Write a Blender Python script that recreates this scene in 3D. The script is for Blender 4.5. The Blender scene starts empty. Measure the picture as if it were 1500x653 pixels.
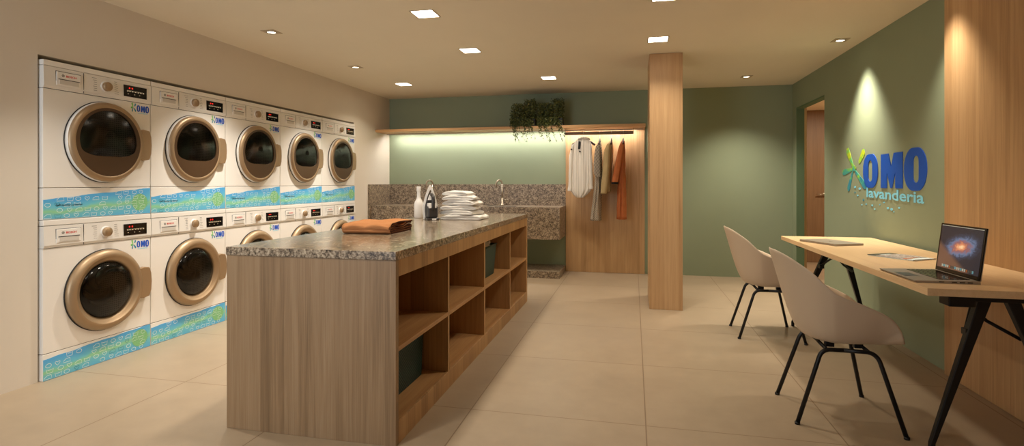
import bpy, bmesh, math, random
from mathutils import Vector, Matrix, noise
PI = math.pi
R = math.radians
S = bpy.context.scene
COL = S.collection

# ------------------------------------------------------------------ camera / world / exposure
cam_d = bpy.data.cameras.new('camera')
cam = bpy.data.objects.new('camera', cam_d)
COL.objects.link(cam)
cam.location = (0, 0, 1.2)
cam.rotation_euler = (PI/2, 0, math.atan(177.9/790.9))
cam_d.sensor_width = 36
cam_d.lens = 790.9/1500*36
cam_d.shift_y = -58.5/1500
cam_d.clip_start = 0.02
S.camera = cam

W = bpy.data.worlds.new('world')
S.world = W
W.use_nodes = True
W.node_tree.nodes['Background'].inputs[0].default_value = (0.62, 0.75, 1.0, 1)
W.node_tree.nodes['Background'].inputs[1].default_value = 1.0

S.view_settings.view_transform = 'Standard'
S.view_settings.look = 'None'
S.view_settings.exposure = 0.24
S.view_settings.gamma = 1.0
S.view_settings.use_curve_mapping = False
S.cycles.max_bounces = 10
S.cycles.diffuse_bounces = 6
S.cycles.sample_clamp_indirect = 6.0

WARM = (1.0, 0.89, 0.73)
PANEL_STRENGTH = 14.0       # square recessed LED panels: glow of the diffuser
PANEL_W = 6.8              # and the light they throw down
PANEL_SPREAD = 128
SPOT_W = 175.0               # round downlights
STRIP_STRENGTH = 88.0        # LED strip under the shelf
STRIP_COL = (1.0, 0.95, 0.91)
WINDOW_W = 27.0             # daylight through the window behind the camera

wl_d = bpy.data.lights.new('window_daylight', 'AREA')
wl_d.shape = 'RECTANGLE'; wl_d.size = 1.5; wl_d.size_y = 1.5; wl_d.spread = R(125)
wl_d.energy = WINDOW_W; wl_d.color = (0.80, 0.90, 1.0)
wl = bpy.data.objects.new('window_daylight', wl_d)
COL.objects.link(wl)
wl.location = (-2.6, -1.62, 1.35)
wl.rotation_euler = (R(90), 0, 0)        # shines along +Y

# ------------------------------------------------------------------ materials
def rgb(r, g, b):
    f = lambda c: (c/12.92 if c <= .04045 else ((c+.055)/1.055)**2.4)
    return (f(r/255), f(g/255), f(b/255), 1)

def mat(name, col, rough=.5, metal=0, spec=.5, emit=None, estr=0, coat=0):
    m = bpy.data.materials.new(name); m.use_nodes = True
    p = m.node_tree.nodes['Principled BSDF']
    p.inputs['Base Color'].default_value = col
    p.inputs['Roughness'].default_value = rough
    p.inputs['Metallic'].default_value = metal
    p.inputs['Specular IOR Level'].default_value = spec
    p.inputs['Coat Weight'].default_value = coat
    if emit:
        p.inputs['Emission Color'].default_value = emit
        p.inputs['Emission Strength'].default_value = estr
    return m

class NT:
    """short-hand for building node graphs"""
    def __init__(s, m):
        s.t = m.node_tree; s.p = s.t.nodes['Principled BSDF']
    def n(s, typ, **kw):
        x = s.t.nodes.new(typ)
        for k, v in kw.items(): setattr(x, k, v)
        return x
    def l(s, a, b): s.t.links.new(a, b)
    def co(s, kind='Object'):
        return s.n('ShaderNodeTexCoord').outputs[kind]
    def mp(s, v, scale=(1, 1, 1), loc=(0, 0, 0)):
        x = s.n('ShaderNodeMapping'); x.inputs['Scale'].default_value = scale; x.inputs['Location'].default_value = loc
        s.l(v, x.inputs[0]); return x.outputs[0]
    def noise(s, v, scale, detail=3, rough=.5, dist=0):
        x = s.n('ShaderNodeTexNoise'); x.inputs['Scale'].default_value = scale
        x.inputs['Detail'].default_value = detail; x.inputs['Roughness'].default_value = rough
        x.inputs['Distortion'].default_value = dist
        s.l(v, x.inputs['Vector']); return x.outputs['Fac']
    def ramp(s, f, stops):
        x = s.n('ShaderNodeValToRGB'); e = x.color_ramp.elements
        while len(e) < len(stops): e.new(.5)
        for i, (p, c) in enumerate(stops): e[i].position = p; e[i].color = c
        s.l(f, x.inputs[0]); return x.outputs[0]
    def m(s, op, a, b=None):
        x = s.n('ShaderNodeMath', operation=op)
        for i, q in enumerate((a, b)):
            if q is None: continue
            if isinstance(q, (int, float)): x.inputs[i].default_value = q
            else: s.l(q, x.inputs[i])
        return x.outputs[0]
    def mix(s, f, a, b, typ='MIX'):
        x = s.n('ShaderNodeMix', data_type='RGBA', blend_type=typ)
        for i, q in ((0, f), (6, a), (7, b)):
            if isinstance(q, (int, float)): x.inputs[i].default_value = q
            elif isinstance(q, tuple): x.inputs[i].default_value = q
            else: s.l(q, x.inputs[i])
        return x.outputs[2]
    def sep(s, v):
        x = s.n('ShaderNodeSeparateXYZ'); s.l(v, x.inputs[0]); return x.outputs
    def comb(s, a, b, c):
        x = s.n('ShaderNodeCombineXYZ')
        for i, q in enumerate((a, b, c)):
            if isinstance(q, (int, float)): x.inputs[i].default_value = q
            else: s.l(q, x.inputs[i])
        return x.outputs[0]
    def bump(s, f, strength=.1, dist=.01):
        x = s.n('ShaderNodeBump'); x.inputs['Strength'].default_value = strength; x.inputs['Distance'].default_value = dist
        s.l(f, x.inputs['Height']); s.l(x.outputs[0], s.p.inputs['Normal'])
    def base(s, c): s.l(c, s.p.inputs['Base Color'])

def plaster(name, col, rough=.75):
    m = mat(name, col, rough, spec=.25); t = NT(m); c = t.co()
    f = t.noise(c, 2.2, 4)
    dark = tuple(q*.93 for q in col[:3])+(1,)
    t.base(t.mix(f, dark, col))
    t.bump(t.noise(c, 160, 2), .03, .002)
    return m

def wood(name, c_dark, c_mid, c_light, axis='z', plank=.11, rough=.45, tone=.24, across='xy'):
    """lamellas: axis = grain direction, tone varies per lamella"""
    m = mat(name, c_mid, rough, spec=.35); t = NT(m); c = t.co()
    x, y, z = t.sep(c)
    d = dict(x=x, y=y, z=z)
    s = None
    for a in across: s = d[a] if s is None else t.m('ADD', s, d[a])
    idx = t.m('FLOOR', t.m('DIVIDE', s, plank))
    wn = t.n('ShaderNodeTexWhiteNoise', noise_dimensions='1D'); t.l(idx, wn.inputs['W'])
    sc = [22, 22, 22]; sc['xyz'.index(axis)] = .8
    off = t.m('MULTIPLY', wn.outputs['Value'], 13.0)
    v = t.n('ShaderNodeVectorMath', operation='ADD')
    mp = t.mp(c, tuple(sc)); t.l(mp, v.inputs[0]); t.l(t.comb(off, off, off), v.inputs[1])
    g = t.noise(v.outputs[0], 1.0, 4, .55, 1.1)
    sc2 = [210, 210, 210]; sc2['xyz'.index(axis)] = 4
    fine = t.noise(t.mp(c, tuple(sc2)), 1.0, 2, .5)
    f = t.m('ADD', t.m('MULTIPLY', g, .62), t.m('MULTIPLY', fine, .38))
    f = t.m('ADD', f, t.m('MULTIPLY', t.m('SUBTRACT', wn.outputs['Value'], .5), tone))
    t.base(t.ramp(f, [(.10, c_dark), (.5, c_mid), (.92, c_light)]))
    t.bump(fine, .05, .001)
    return m

def granite(name, rough=.35, lift=1.0):
    m = mat(name, (.3, .25, .2, 1), rough, spec=.5); t = NT(m); c = t.co()
    k = lambda r, g, b: tuple(q*lift for q in rgb(r, g, b)[:3])+(1,)
    a = t.noise(c, 85, 4, .75)
    b = t.noise(t.mp(c, loc=(3.1, 1.7, 5.2)), 28, 3, .6)
    f = t.m('ADD', t.m('MULTIPLY', a, .7), t.m('MULTIPLY', b, .3))
    t.base(t.ramp(f, [(.36, k(40, 34, 28)), (.45, k(96, 82, 66)), (.53, k(150, 132, 110)), (.62, k(192, 176, 152))]))
    return m

M = {}
M['white_wall'] = plaster('white wall paint', rgb(222, 212, 196))
M['ceiling'] = plaster('ceiling paint', rgb(236, 226, 204))
M['green'] = plaster('sage green paint', rgb(146, 157, 130))
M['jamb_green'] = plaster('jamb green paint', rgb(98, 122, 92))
M['hall'] = plaster('hall paint', rgb(205, 175, 140))
M['oak'] = wood('oak panel', rgb(148, 112, 72), rgb(190, 152, 108), rgb(212, 176, 132), plank=.13)
M['oak_cab'] = wood('oak cabinet', rgb(132, 98, 62), rgb(178, 138, 92), rgb(200, 160, 112), plank=.085, tone=.3)
M['oak_end'] = wood('cool-lit oak end panel', rgb(96, 72, 46), rgb(150, 121, 88), rgb(178, 150, 116), plank=.13, tone=.16)  # oak greyed: cool light on the near end put into the colour
M['oak_shelf'] = wood('oak shelf board', rgb(140, 100, 62), rgb(182, 138, 90), rgb(204, 162, 112), axis='y', plank=.11, across='x', tone=.25)
M['oak_long'] = wood('oak long board', rgb(158, 116, 72), rgb(196, 152, 102), rgb(214, 174, 126), axis='x', plank=.2, across='y', tone=.1)
M['maple'] = wood('pale desk wood', rgb(206, 170, 124), rgb(224, 190, 144), rgb(234, 204, 162), axis='y', plank=.14, across='x', tone=.12, rough=.4)
M['door_wood'] = wood('brown door wood', rgb(108, 84, 60), rgb(134, 106, 78), rgb(150, 122, 92), plank=.5, tone=.1)
M['granite'] = granite('brown granite', .4)
M['granite_top'] = granite('polished granite', .16, 1.12)
M['granite_top'].node_tree.nodes['Principled BSDF'].inputs['Specular IOR Level'].default_value = .85
M['white_gloss'] = mat('appliance white', rgb(236, 232, 224), .3)
M['white_panel'] = mat('appliance fascia white', rgb(230, 226, 218), .38)
M['recess_shade'] = mat('grip recess', rgb(206, 200, 190), .5)  # white darkened to paint shade into the drawer grip
M['seam'] = mat('dark seam', rgb(40, 36, 32), .8)
M['champagne'] = mat('champagne metal', rgb(164, 138, 106), .42, .5)
M['champagne_dark'] = mat('bronze glass rim', rgb(78, 56, 36), .35, .1)
M['black_gloss'] = mat('black gloss', rgb(8, 8, 9), .12)
M['black_metal'] = mat('black powder coat', rgb(16, 16, 17), .42, .2)
M['chrome'] = mat('brushed steel', rgb(180, 168, 150), .34, .9)
M['steel_dark'] = mat('dark steel', rgb(120, 112, 100), .3, 1.0)
M['red'] = mat('red print', rgb(214, 40, 36), .6)
M['grey_print'] = mat('grey print', rgb(110, 108, 104), .6)
M['black_print'] = mat('black print', rgb(25, 25, 25), .6)
M['badge'] = mat('badge green print', rgb(138, 202, 134), .45)
M['white_print'] = mat('white print', rgb(232, 244, 240), .6)
M['teal_print'] = mat('teal print', rgb(48, 124, 138), .6)
M['blue'] = mat('logo blue', rgb(8, 82, 192), .45)
M['lightblue'] = mat('logo light blue', rgb(136, 218, 248), .5)
M['red_led'] = mat('red led', rgb(200, 20, 16), .5, emit=rgb(255, 30, 20), estr=1.2)
M['amber_led'] = mat('pale led', rgb(170, 150, 120), .5, emit=rgb(230, 210, 170), estr=.35)
M['white_plastic'] = mat('white plastic', rgb(232, 228, 222), .35)
M['iron_grey'] = mat('dark grey plastic', rgb(52, 48, 46), .4)
M['alu'] = mat('laptop aluminium', rgb(160, 148, 130), .42, .3)
M['green_plastic'] = mat('dark green plastic', rgb(22, 60, 52), .5)
M['rod'] = mat('bronze bar', rgb(122, 98, 74), .5, .2)
M['pot'] = mat('black pot', rgb(14, 14, 13), .5)
M['hanger_wood'] = mat('dark hanger wood', rgb(52, 30, 18), .45)
M['panel_light'] = mat('led panel', (1, 1, 1, 1), .5, emit=(*WARM, 1), estr=PANEL_STRENGTH)
M['strip_light'] = mat('led strip', (1, 1, 1, 1), .5, emit=(*STRIP_COL, 1), estr=STRIP_STRENGTH)
M['lens'] = mat('downlight lens', (1, 1, 1, 1), .5, emit=(1, .85, .62, 1), estr=5)
M['trim_white'] = mat('downlight trim', rgb(190, 172, 144), .5)

def mk_floor():
    m = mat('porcelain tile floor', rgb(200, 176, 146), .38, spec=.4); t = NT(m); c = t.co()
    x, y, z = t.sep(c)
    def line(v, off, pitch, w):
        q = t.m('FRACT', t.m('DIVIDE', t.m('SUBTRACT', v, off), pitch))
        q = t.m('ABSOLUTE', t.m('SUBTRACT', q, .5))
        return t.m('GREATER_THAN', q, .5-w/pitch/2)
    g = t.m('MAXIMUM', line(x, .06, .9, .006), line(y, 2.75, .91, .005))
    n1 = t.noise(c, 1.3, 5, .6); n2 = t.noise(c, 9, 4, .6)
    f = t.m('ADD', t.m('MULTIPLY', n1, .6), t.m('MULTIPLY', n2, .4))
    tone = t.ramp(f, [(.3, rgb(154, 136, 113)), (.7, rgb(172, 153, 128))])
    t.base(t.mix(g, tone, rgb(128, 106, 82)))
    t.l(t.m('ADD', .34, t.m('MULTIPLY', n2, .16)), t.p.inputs['Roughness'])
    return m
M['floor'] = mk_floor()

def mk_shell():
    m = mat('beige chair plastic', rgb(210, 190, 164), .5, spec=.4); t = NT(m)
    t.bump(t.noise(t.co(), 300, 2), .02, .001); return m
M['shell'] = mk_shell()

def mk_glass():
    m = bpy.data.materials.new('dark porthole glass'); m.use_nodes = True
    t = m.node_tree; t.nodes.clear()
    o = t.nodes.new('ShaderNodeOutputMaterial'); tr = t.nodes.new('ShaderNodeBsdfTransparent'); tr.inputs[0].default_value = (.32, .34, .34, 1)
    gl = t.nodes.new('ShaderNodeBsdfGlossy'); gl.inputs['Roughness'].default_value = .12
    fr = t.nodes.new('ShaderNodeFresnel'); fr.inputs[0].default_value = 1.5
    mx = t.nodes.new('ShaderNodeMixShader')
    t.links.new(fr.outputs[0], mx.inputs[0]); t.links.new(tr.outputs[0], mx.inputs[1]); t.links.new(gl.outputs[0], mx.inputs[2])
    t.links.new(mx.outputs[0], o.inputs[0]); return m
M['glass'] = mk_glass()

def mk_drum():
    m = mat('perforated drum steel', rgb(96, 92, 84), .35, .8); t = NT(m); c = t.co()
    v = t.n('ShaderNodeTexVoronoi', feature='F1'); v.inputs['Scale'].default_value = 74; v.inputs['Randomness'].default_value = .15
    t.l(c, v.inputs['Vector'])
    k = t.m('LESS_THAN', v.outputs['Distance'], .30)
    x, y, z = t.sep(c)
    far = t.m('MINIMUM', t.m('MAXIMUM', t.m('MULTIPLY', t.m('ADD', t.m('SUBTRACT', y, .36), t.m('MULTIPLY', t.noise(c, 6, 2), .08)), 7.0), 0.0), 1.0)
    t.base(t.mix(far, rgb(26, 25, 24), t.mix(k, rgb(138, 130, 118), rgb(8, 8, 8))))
    return m
M['drum'] = mk_drum()
M['laundry_dark'] = mat('dark laundry', rgb(70, 58, 42), .8)

def mk_band():
    m = mat('printed blue green band', rgb(90, 180, 210), .4); t = NT(m); c = t.co()
    x, y, z = t.sep(c)
    d = t.m('SUBTRACT', z, t.m('ADD', .045, t.m('MULTIPLY', y, .06)))
    d = t.m('ADD', d, t.m('MULTIPLY', t.m('SUBTRACT', t.noise(c, 7, 3), .5), .07))
    d = t.m('ADD', t.m('MULTIPLY', d, 6.5), .5)
    t.base(t.ramp(d, [(.0, rgb(92, 178, 222)), (.34, rgb(108, 192, 208)), (.5, rgb(146, 208, 156)), (.66, rgb(108, 196, 214)), (.95, rgb(84, 172, 226))]))
    return m
M['band'] = mk_band()

def mk_splash():
    m = mat('splash green blue', rgb(90, 190, 120), .45); t = NT(m); c = t.co()
    x, y, z = t.sep(c)
    f = t.m('ADD', t.noise(c, 22, 3), t.m('MULTIPLY', t.m('SUBTRACT', z, 1.33), 1.4))
    t.base(t.ramp(f, [(.28, rgb(46, 140, 170)), (.45, rgb(70, 178, 150)), (.58, rgb(128, 200, 70)), (.75, rgb(196, 214, 40))]))
    return m
M['splash'] = mk_splash()
M['splash_mini'] = mat('splash mini green', rgb(110, 196, 90), .45)
M['splash_teal'] = mat('splash mini teal', rgb(40, 140, 170), .45)

def cloth(name, col, dark, kind=None, scale=140):
    m = mat(name, col, .85, spec=.15); t = NT(m); c = t.co()
    if kind == 'stripe':
        x, y, z = t.sep(c)
        s = t.m('ADD', z, t.m('MULTIPLY', x, .5))
        f = t.m('GREATER_THAN', t.m('FRACT', t.m('MULTIPLY', s, 55)), .6)
        t.base(t.mix(f, col, dark))
    elif kind == 'check':
        ch = t.n('ShaderNodeTexChecker'); ch.inputs['Scale'].default_value = 90
        ch.inputs[1].default_value = col; ch.inputs[2].default_value = dark
        t.l(t.mp(c, (1, .0, 1)), ch.inputs[0]); t.base(ch.outputs[0])
    elif kind == 'thinstripe':
        x, y, z = t.sep(c)
        f = t.m('GREATER_THAN', t.m('FRACT', t.m('MULTIPLY', x, 32)), .82)
        t.base(t.mix(f, col, dark))
    else:
        f = t.noise(c, 18, 3); t.base(t.mix(f, dark, col))
    t.bump(t.noise(c, scale, 2), .15, .002)
    return m
M['shirt_white'] = cloth('white striped cotton', rgb(236, 230, 220), rgb(206, 200, 190), 'thinstripe')
M['grey_stripe'] = cloth('grey striped knit', rgb(176, 164, 146), rgb(84, 78, 72), 'stripe')
M['grey_check'] = cloth('grey checked wool', rgb(186, 172, 152), rgb(128, 116, 102), 'check')
M['beige_cloth'] = cloth('beige wool', rgb(188, 164, 120), rgb(168, 146, 104))
M['orange_cloth'] = cloth('orange wool', rgb(188, 110, 66), rgb(168, 94, 52))
M['brown_cloth'] = cloth('tan folded cloth', rgb(192, 134, 88), rgb(176, 118, 74))
M['brown_edge'] = cloth('brown cloth edge', rgb(84, 44, 22), rgb(44, 22, 10))
M['towel'] = cloth('white cotton', rgb(238, 234, 228), rgb(222, 218, 210))
M['black_cloth'] = cloth('black lining', rgb(22, 20, 20), rgb(12, 12, 12))

def mk_leaf():
    m = mat('dark small leaves', rgb(40, 52, 22), .5); t = NT(m); c = t.co()
    t.base(t.ramp(t.noise(c, 60, 2), [(.35, rgb(36, 48, 22)), (.52, rgb(70, 82, 36)), (.68, rgb(132, 126, 66))])); return m
M['leaf'] = mk_leaf()

def mk_weave():
    m = mat('dark green woven plastic', rgb(20, 56, 50), .5); t = NT(m); c = t.co()
    x, y, z = t.sep(c)
    a = t.m('SINE', t.m('MULTIPLY', y, 330)); b = t.m('SINE', t.m('MULTIPLY', z, 330))
    f = t.m('MULTIPLY', a, b)
    t.base(t.ramp(f, [(.0, rgb(12, 40, 36)), (.8, rgb(34, 84, 74))])); t.bump(f, .5, .004); return m
M['weave'] = mk_weave()

def mk_screen():
    """space picture: a warm glow in a blue haze, brown haze below"""
    m = mat('laptop screen picture', (0, 0, 0, 1), .15); t = NT(m); c = t.co()
    x, y, z = t.sep(c)                     # y across (+ is left seen from the front), z up; centre at 0,0
    u = t.m('SUBTRACT', y, -.01); v = t.m('SUBTRACT', z, .012)
    ru = t.m('SUBTRACT', t.m('MULTIPLY', u, .85), t.m('MULTIPLY', v, .3))
    rv = t.m('ADD', t.m('MULTIPLY', v, 2.2), t.m('MULTIPLY', u, .35))
    r = t.m('SQRT', t.m('ADD', t.m('MULTIPLY', ru, ru), t.m('MULTIPLY', rv, rv)))
    n = t.noise(t.mp(c, (1, 9, 16)), 2.2, 5, .65, 1.2)
    q = t.m('ADD', t.m('MULTIPLY', r, 7.0), t.m('MULTIPLY', t.m('SUBTRACT', n, .5), .75))
    gal = t.ramp(q, [(.0, rgb(255, 214, 160)), (.16, rgb(226, 142, 96)), (.36, rgb(150, 96, 92)), (.58, rgb(104, 120, 150)), (.78, rgb(58, 62, 78)), (1, rgb(46, 44, 50))])
    low = t.m('MULTIPLY', t.m('SUBTRACT', t.m('MULTIPLY', u, .5), t.m('ADD', z, .055)), 30)
    hz = t.m('MINIMUM', t.m('MAXIMUM', low, 0.0), .8)
    colr = t.mix(hz, gal, rgb(126, 88, 66))
    t.l(colr, t.p.inputs['Emission Color']); t.p.inputs['Emission Strength'].default_value = .8
    return m
M['screen'] = mk_screen()

def mk_mag():
    m = mat('magazine page', rgb(200, 190, 180), .3); t = NT(m); c = t.co()
    f = t.noise(t.mp(c, (30, 30, 1)), 1.0, 4, .7, 1.5)
    t.base(t.ramp(f, [(.3, rgb(48, 44, 36)), (.42, rgb(140, 110, 96)), (.5, rgb(206, 196, 190)), (.58, rgb(236, 230, 226)), (.7, rgb(190, 120, 96))])); return m
M['mag'] = mk_mag()
M['olive_print'] = mat('olive print', rgb(70, 68, 44), .35)
M['orange_print'] = mat('orange print', rgb(206, 116, 60), .35)

# ------------------------------------------------------------------ mesh helpers
class MB:
    def __init__(s, *mats):
        s.bm = bmesh.new(); s.mats = list(mats); s.k = 0
    def use(s, m):
        if m not in s.mats: s.mats.append(m)
        s.k = s.mats.index(m); return s
    def face(s, vs, smooth=False):
        try: f = s.bm.faces.new(vs)
        except ValueError: return None
        f.material_index = s.k; f.smooth = smooth; return f
    def box(s, a, b, bev=0, seg=2):
        x0, y0, z0 = [min(p, q) for p, q in zip(a, b)]; x1, y1, z1 = [max(p, q) for p, q in zip(a, b)]
        t = bmesh.new() if bev else s.bm
        v = [t.verts.new(p) for p in ((x0,y0,z0),(x1,y0,z0),(x1,y1,z0),(x0,y1,z0),(x0,y0,z1),(x1,y0,z1),(x1,y1,z1),(x0,y1,z1))]
        fs = [t.faces.new([v[i] for i in q]) for q in ((3,2,1,0),(4,5,6,7),(0,1,5,4),(1,2,6,5),(2,3,7,6),(3,0,4,7))]
        if not bev:
            for f in fs: f.material_index = s.k
            return s
        bmesh.ops.bevel(t, geom=t.edges[:], offset=min(bev, .45*min(x1-x0, y1-y0, z1-z0)), segments=seg, affect='EDGES', profile=.5)
        s.absorb(t); return s
    def absorb(s, t, mtx=None, smooth=None):
        mp = {}
        for v in t.verts: mp[v] = s.bm.verts.new(mtx @ v.co if mtx else v.co)
        for f in t.faces:
            g = s.bm.faces.new([mp[v] for v in f.verts]); g.material_index = s.k
            g.smooth = f.smooth if smooth is None else smooth
        t.free()
    def frame(s, ctr, d, up=None):
        d = Vector(d).normalized()
        up = Vector(up) if up else (Vector((0,0,1)) if abs(d.z) < .9 else Vector((1,0,0)))
        a = d.cross(up).normalized(); b = a.cross(d).normalized()
        return a, b
    def tube(s, pts, r, n=12, cap=True, closed=False, flat=None):
        pts = [Vector(p) for p in pts]; N = len(pts); rs = r if isinstance(r, (list, tuple)) else [r]*N
        rings = []; a = None
        for i, p in enumerate(pts):
            if closed: d = pts[(i+1) % N]-pts[i-1]
            else: d = pts[min(i+1, N-1)]-pts[max(i-1, 0)]
            d.normalize()
            if a is None: a, b = s.frame(p, d)
            else:
                a = (a-d*a.dot(d)).normalized(); b = d.cross(a).normalized()
                # keep orientation
            b = d.cross(a).normalized()
            fl = flat or 1
            rings.append([s.bm.verts.new(p+a*math.cos(2*PI*j/n)*rs[i]+b*math.sin(2*PI*j/n)*rs[i]*fl) for j in range(n)])
        for i in range(N if closed else N-1):
            q, w = rings[i], rings[(i+1) % N]
            for j in range(n): s.face([q[j], q[(j+1) % n], w[(j+1) % n], w[j]], True)
        if cap and not closed:
            s.face(rings[0][::-1]); s.face(rings[-1])
        return s
    def lathe(s, prof, o=(0,0,0), ax=(0,0,1), n=48, smooth=True, up=None):
        """prof: (radius, height along ax)"""
        ax = Vector(ax).normalized(); a, b = s.frame(o, ax, up); o = Vector(o)
        rings = []
        for r, h in prof:
            if r < 1e-6: rings.append([s.bm.verts.new(o+ax*h)])
            else: rings.append([s.bm.verts.new(o+ax*h+(a*math.cos(2*PI*j/n)+b*math.sin(2*PI*j/n))*r) for j in range(n)])
        for q, w in zip(rings, rings[1:]):
            for j in range(n):
                k = (j+1) % n
                if len(q) == 1 and len(w) == 1: continue
                if len(q) == 1: s.face([q[0], w[k], w[j]], smooth)
                elif len(w) == 1: s.face([q[j], q[k], w[0]], smooth)
                else: s.face([q[j], q[k], w[k], w[j]], smooth)
        return s
    def prism(s, poly, fr, d0, d1, smooth=False):
        """poly of (u,v); fr=(origin,udir,vdir,ndir); extruded along n from d0 to d1"""
        o, U, V, N = [Vector(q) for q in fr]
        A = [s.bm.verts.new(o+U*u+V*v+N*d0) for u, v in poly]
        B = [s.bm.verts.new(o+U*u+V*v+N*d1) for u, v in poly]
        s.face(A[::-1]); s.face(B)
        for i in range(len(poly)):
            j = (i+1) % len(poly); s.face([A[i], A[j], B[j], B[i]], smooth)
        return s
    def ringprism(s, outer, inner, fr, d0, d1):
        o, U, V, N = [Vector(q) for q in fr]; n = len(outer)
        P = lambda q, d: s.bm.verts.new(o+U*q[0]+V*q[1]+N*d)
        a = [P(q, d1) for q in outer]; b = [P(q, d1) for q in inner]
        c = [P(q, d0) for q in outer]; e = [P(q, d0) for q in inner]
        for i in range(n):
            j = (i+1) % n
            s.face([a[i], a[j], b[j], b[i]]); s.face([c[i], c[j], a[j], a[i]]); s.face([b[i], b[j], e[j], e[i]]); s.face([c[j], c[i], e[i], e[j]])
        return s
    def grid(s, P, closed_u=False, closed_v=False, smooth=True):
        V = [[s.bm.verts.new(p) for p in row] for row in P]
        nu, nv = len(V), len(V[0])
        for i in range(nu if closed_u else nu-1):
            for j in range(nv if closed_v else nv-1):
                s.face([V[i][j], V[(i+1) % nu][j], V[(i+1) % nu][(j+1) % nv], V[i][(j+1) % nv]], smooth)
        return V
    def obj(s, name, parent=None, fix=True, bevel=0):
        if fix: bmesh.ops.recalc_face_normals(s.bm, faces=s.bm.faces[:])
        me = bpy.data.meshes.new(name); s.bm.to_mesh(me); s.bm.free()
        for m in s.mats: me.materials.append(m)
        o = bpy.data.objects.new(name, me); COL.objects.link(o)
        if parent: o.parent = parent
        if bevel:
            md = o.modifiers.new('bevel', 'BEVEL'); md.width = bevel; md.segments = 2; md.limit_method = 'ANGLE'
        return o

def tag(o, label, cat, group=None, kind=None):
    o['label'] = label; o['category'] = cat
    if group: o['group'] = group
    if kind: o['kind'] = kind
    return o
def thing(name, loc, label, cat, group=None, rz=0):
    o = bpy.data.objects.new(name, None); COL.objects.link(o)
    o.location = loc; o.rotation_euler = (0, 0, rz); o.empty_display_size = .05
    return tag(o, label, cat, group)
def struct(o, label=None, cat=None):
    o['kind'] = 'structure'
    if label: o['label'] = label
    if cat: o['category'] = cat
    return o
def kids(o): return [c for c in bpy.data.objects if c.parent == o]
def copy_tree(o, loc, label, group=None, rz=None):
    def rec(q, par):
        c = q.copy(); COL.objects.link(c); c.parent = par
        for ch in kids(q): rec(ch, c)
        return c
    c = rec(o, None); c.location = loc; c['label'] = label
    if group: c['group'] = group
    if rz is not None: c.rotation_euler = (0, 0, rz)
    return c

def fillet(pts, r, n=6):
    pts = [Vector(p) for p in pts]; out = [pts[0]]
    for a, b, c in zip(pts, pts[1:], pts[2:]):
        u = (a-b); w = (c-b); k = min(r, u.length*.45, w.length*.45)
        p, q = b+u.normalized()*k, b+w.normalized()*k
        for i in range(n+1):
            t = i/n; out.append(p*(1-t)**2+b*2*t*(1-t)+q*t*t)
    out.append(pts[-1]); return out

def catmull(P, n=8, closed=False):
    P = [Vector(p) for p in P]; N = len(P); out = []
    for i in range(N if closed else N-1):
        g = (lambda k: P[k % N]) if closed else (lambda k: P[max(0, min(N-1, k))])
        a, b, c, d = g(i-1), g(i), g(i+1), g(i+2)
        for j in range(n):
            t = j/n
            out.append(.5*((2*b)+(c-a)*t+(2*a-5*b+4*c-d)*t*t+(3*b-a-3*c+d)*t**3))
    if not closed: out.append(P[-1])
    return out

def text_bm(mb, body, fr, width, height=None, d0=0, d1=.0006, bold=0.0, align='LEFT', space=1.0):
    """built-in font outlines fitted to width (and height), laid on a frame"""
    cu = bpy.data.curves.new('t', 'FONT'); cu.body = body; cu.size = 1; cu.offset = bold; cu.resolution_u = 3
    cu.space_character = space
    to = bpy.data.objects.new('t', cu); COL.objects.link(to)
    bpy.context.view_layer.update()
    me = bpy.data.meshes.new_from_object(to.evaluated_get(bpy.context.evaluated_depsgraph_get()))
    xs = [v.co.x for v in me.vertices]; ys = [v.co.y for v in me.vertices]
    x0, x1, y0, y1 = min(xs), max(xs), min(ys), max(ys)
    sx = width/(x1-x0); sy = (height/(y1-y0)) if height else sx
    o, U, V, N = [Vector(q) for q in fr]
    vs = [mb.bm.verts.new(o+U*(v.co.x-x0)*sx+V*(v.co.y)*sy+N*d1) for v in me.vertices]
    for p in me.polygons: mb.face([vs[i] for i in p.vertices])
    bpy.data.objects.remove(to); bpy.data.curves.remove(cu); bpy.data.meshes.remove(me)

def stadium(u0, v0, u1, v1, n=10, sq=1.0):
    """rounded rectangle, corner radius = half width * sq"""
    w = (u1-u0)/2*sq; out = []
    h = min(w*1.15, (v1-v0)/2)
    for cu, cv, a0 in ((u1-w, v1-h, 0), (u0+w, v1-h, 90), (u0+w, v0+h, 180), (u1-w, v0+h, 270)):
        for i in range(n):
            a = R(a0+90*i/(n-1)); out.append((cu+math.cos(a)*w, cv+math.sin(a)*h))
    return out

def teardrop(a, b, w0, w1, n=14):
    a = Vector(a); b = Vector(b); d = (b-a); L = d.length; d.normalize(); p = Vector((-d.y, d.x))
    l, r = [], []
    for i in range(n+1):
        t = i/n
        w = (w0*(1-t)+w1*t)*math.sqrt(max(0, 1-max(0, (t-.72)/.28)**2))
        if t < .06: w *= t/.06
        l.append(tuple(a+d*L*t+p*w)); r.append(tuple(a+d*L*t-p*w))
    return l+r[::-1][1:-1]

def sc_fr(fr, su, sv):
    o, U, V, N = [Vector(q) for q in fr]; return (o, U*su, V*sv, N)

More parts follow.
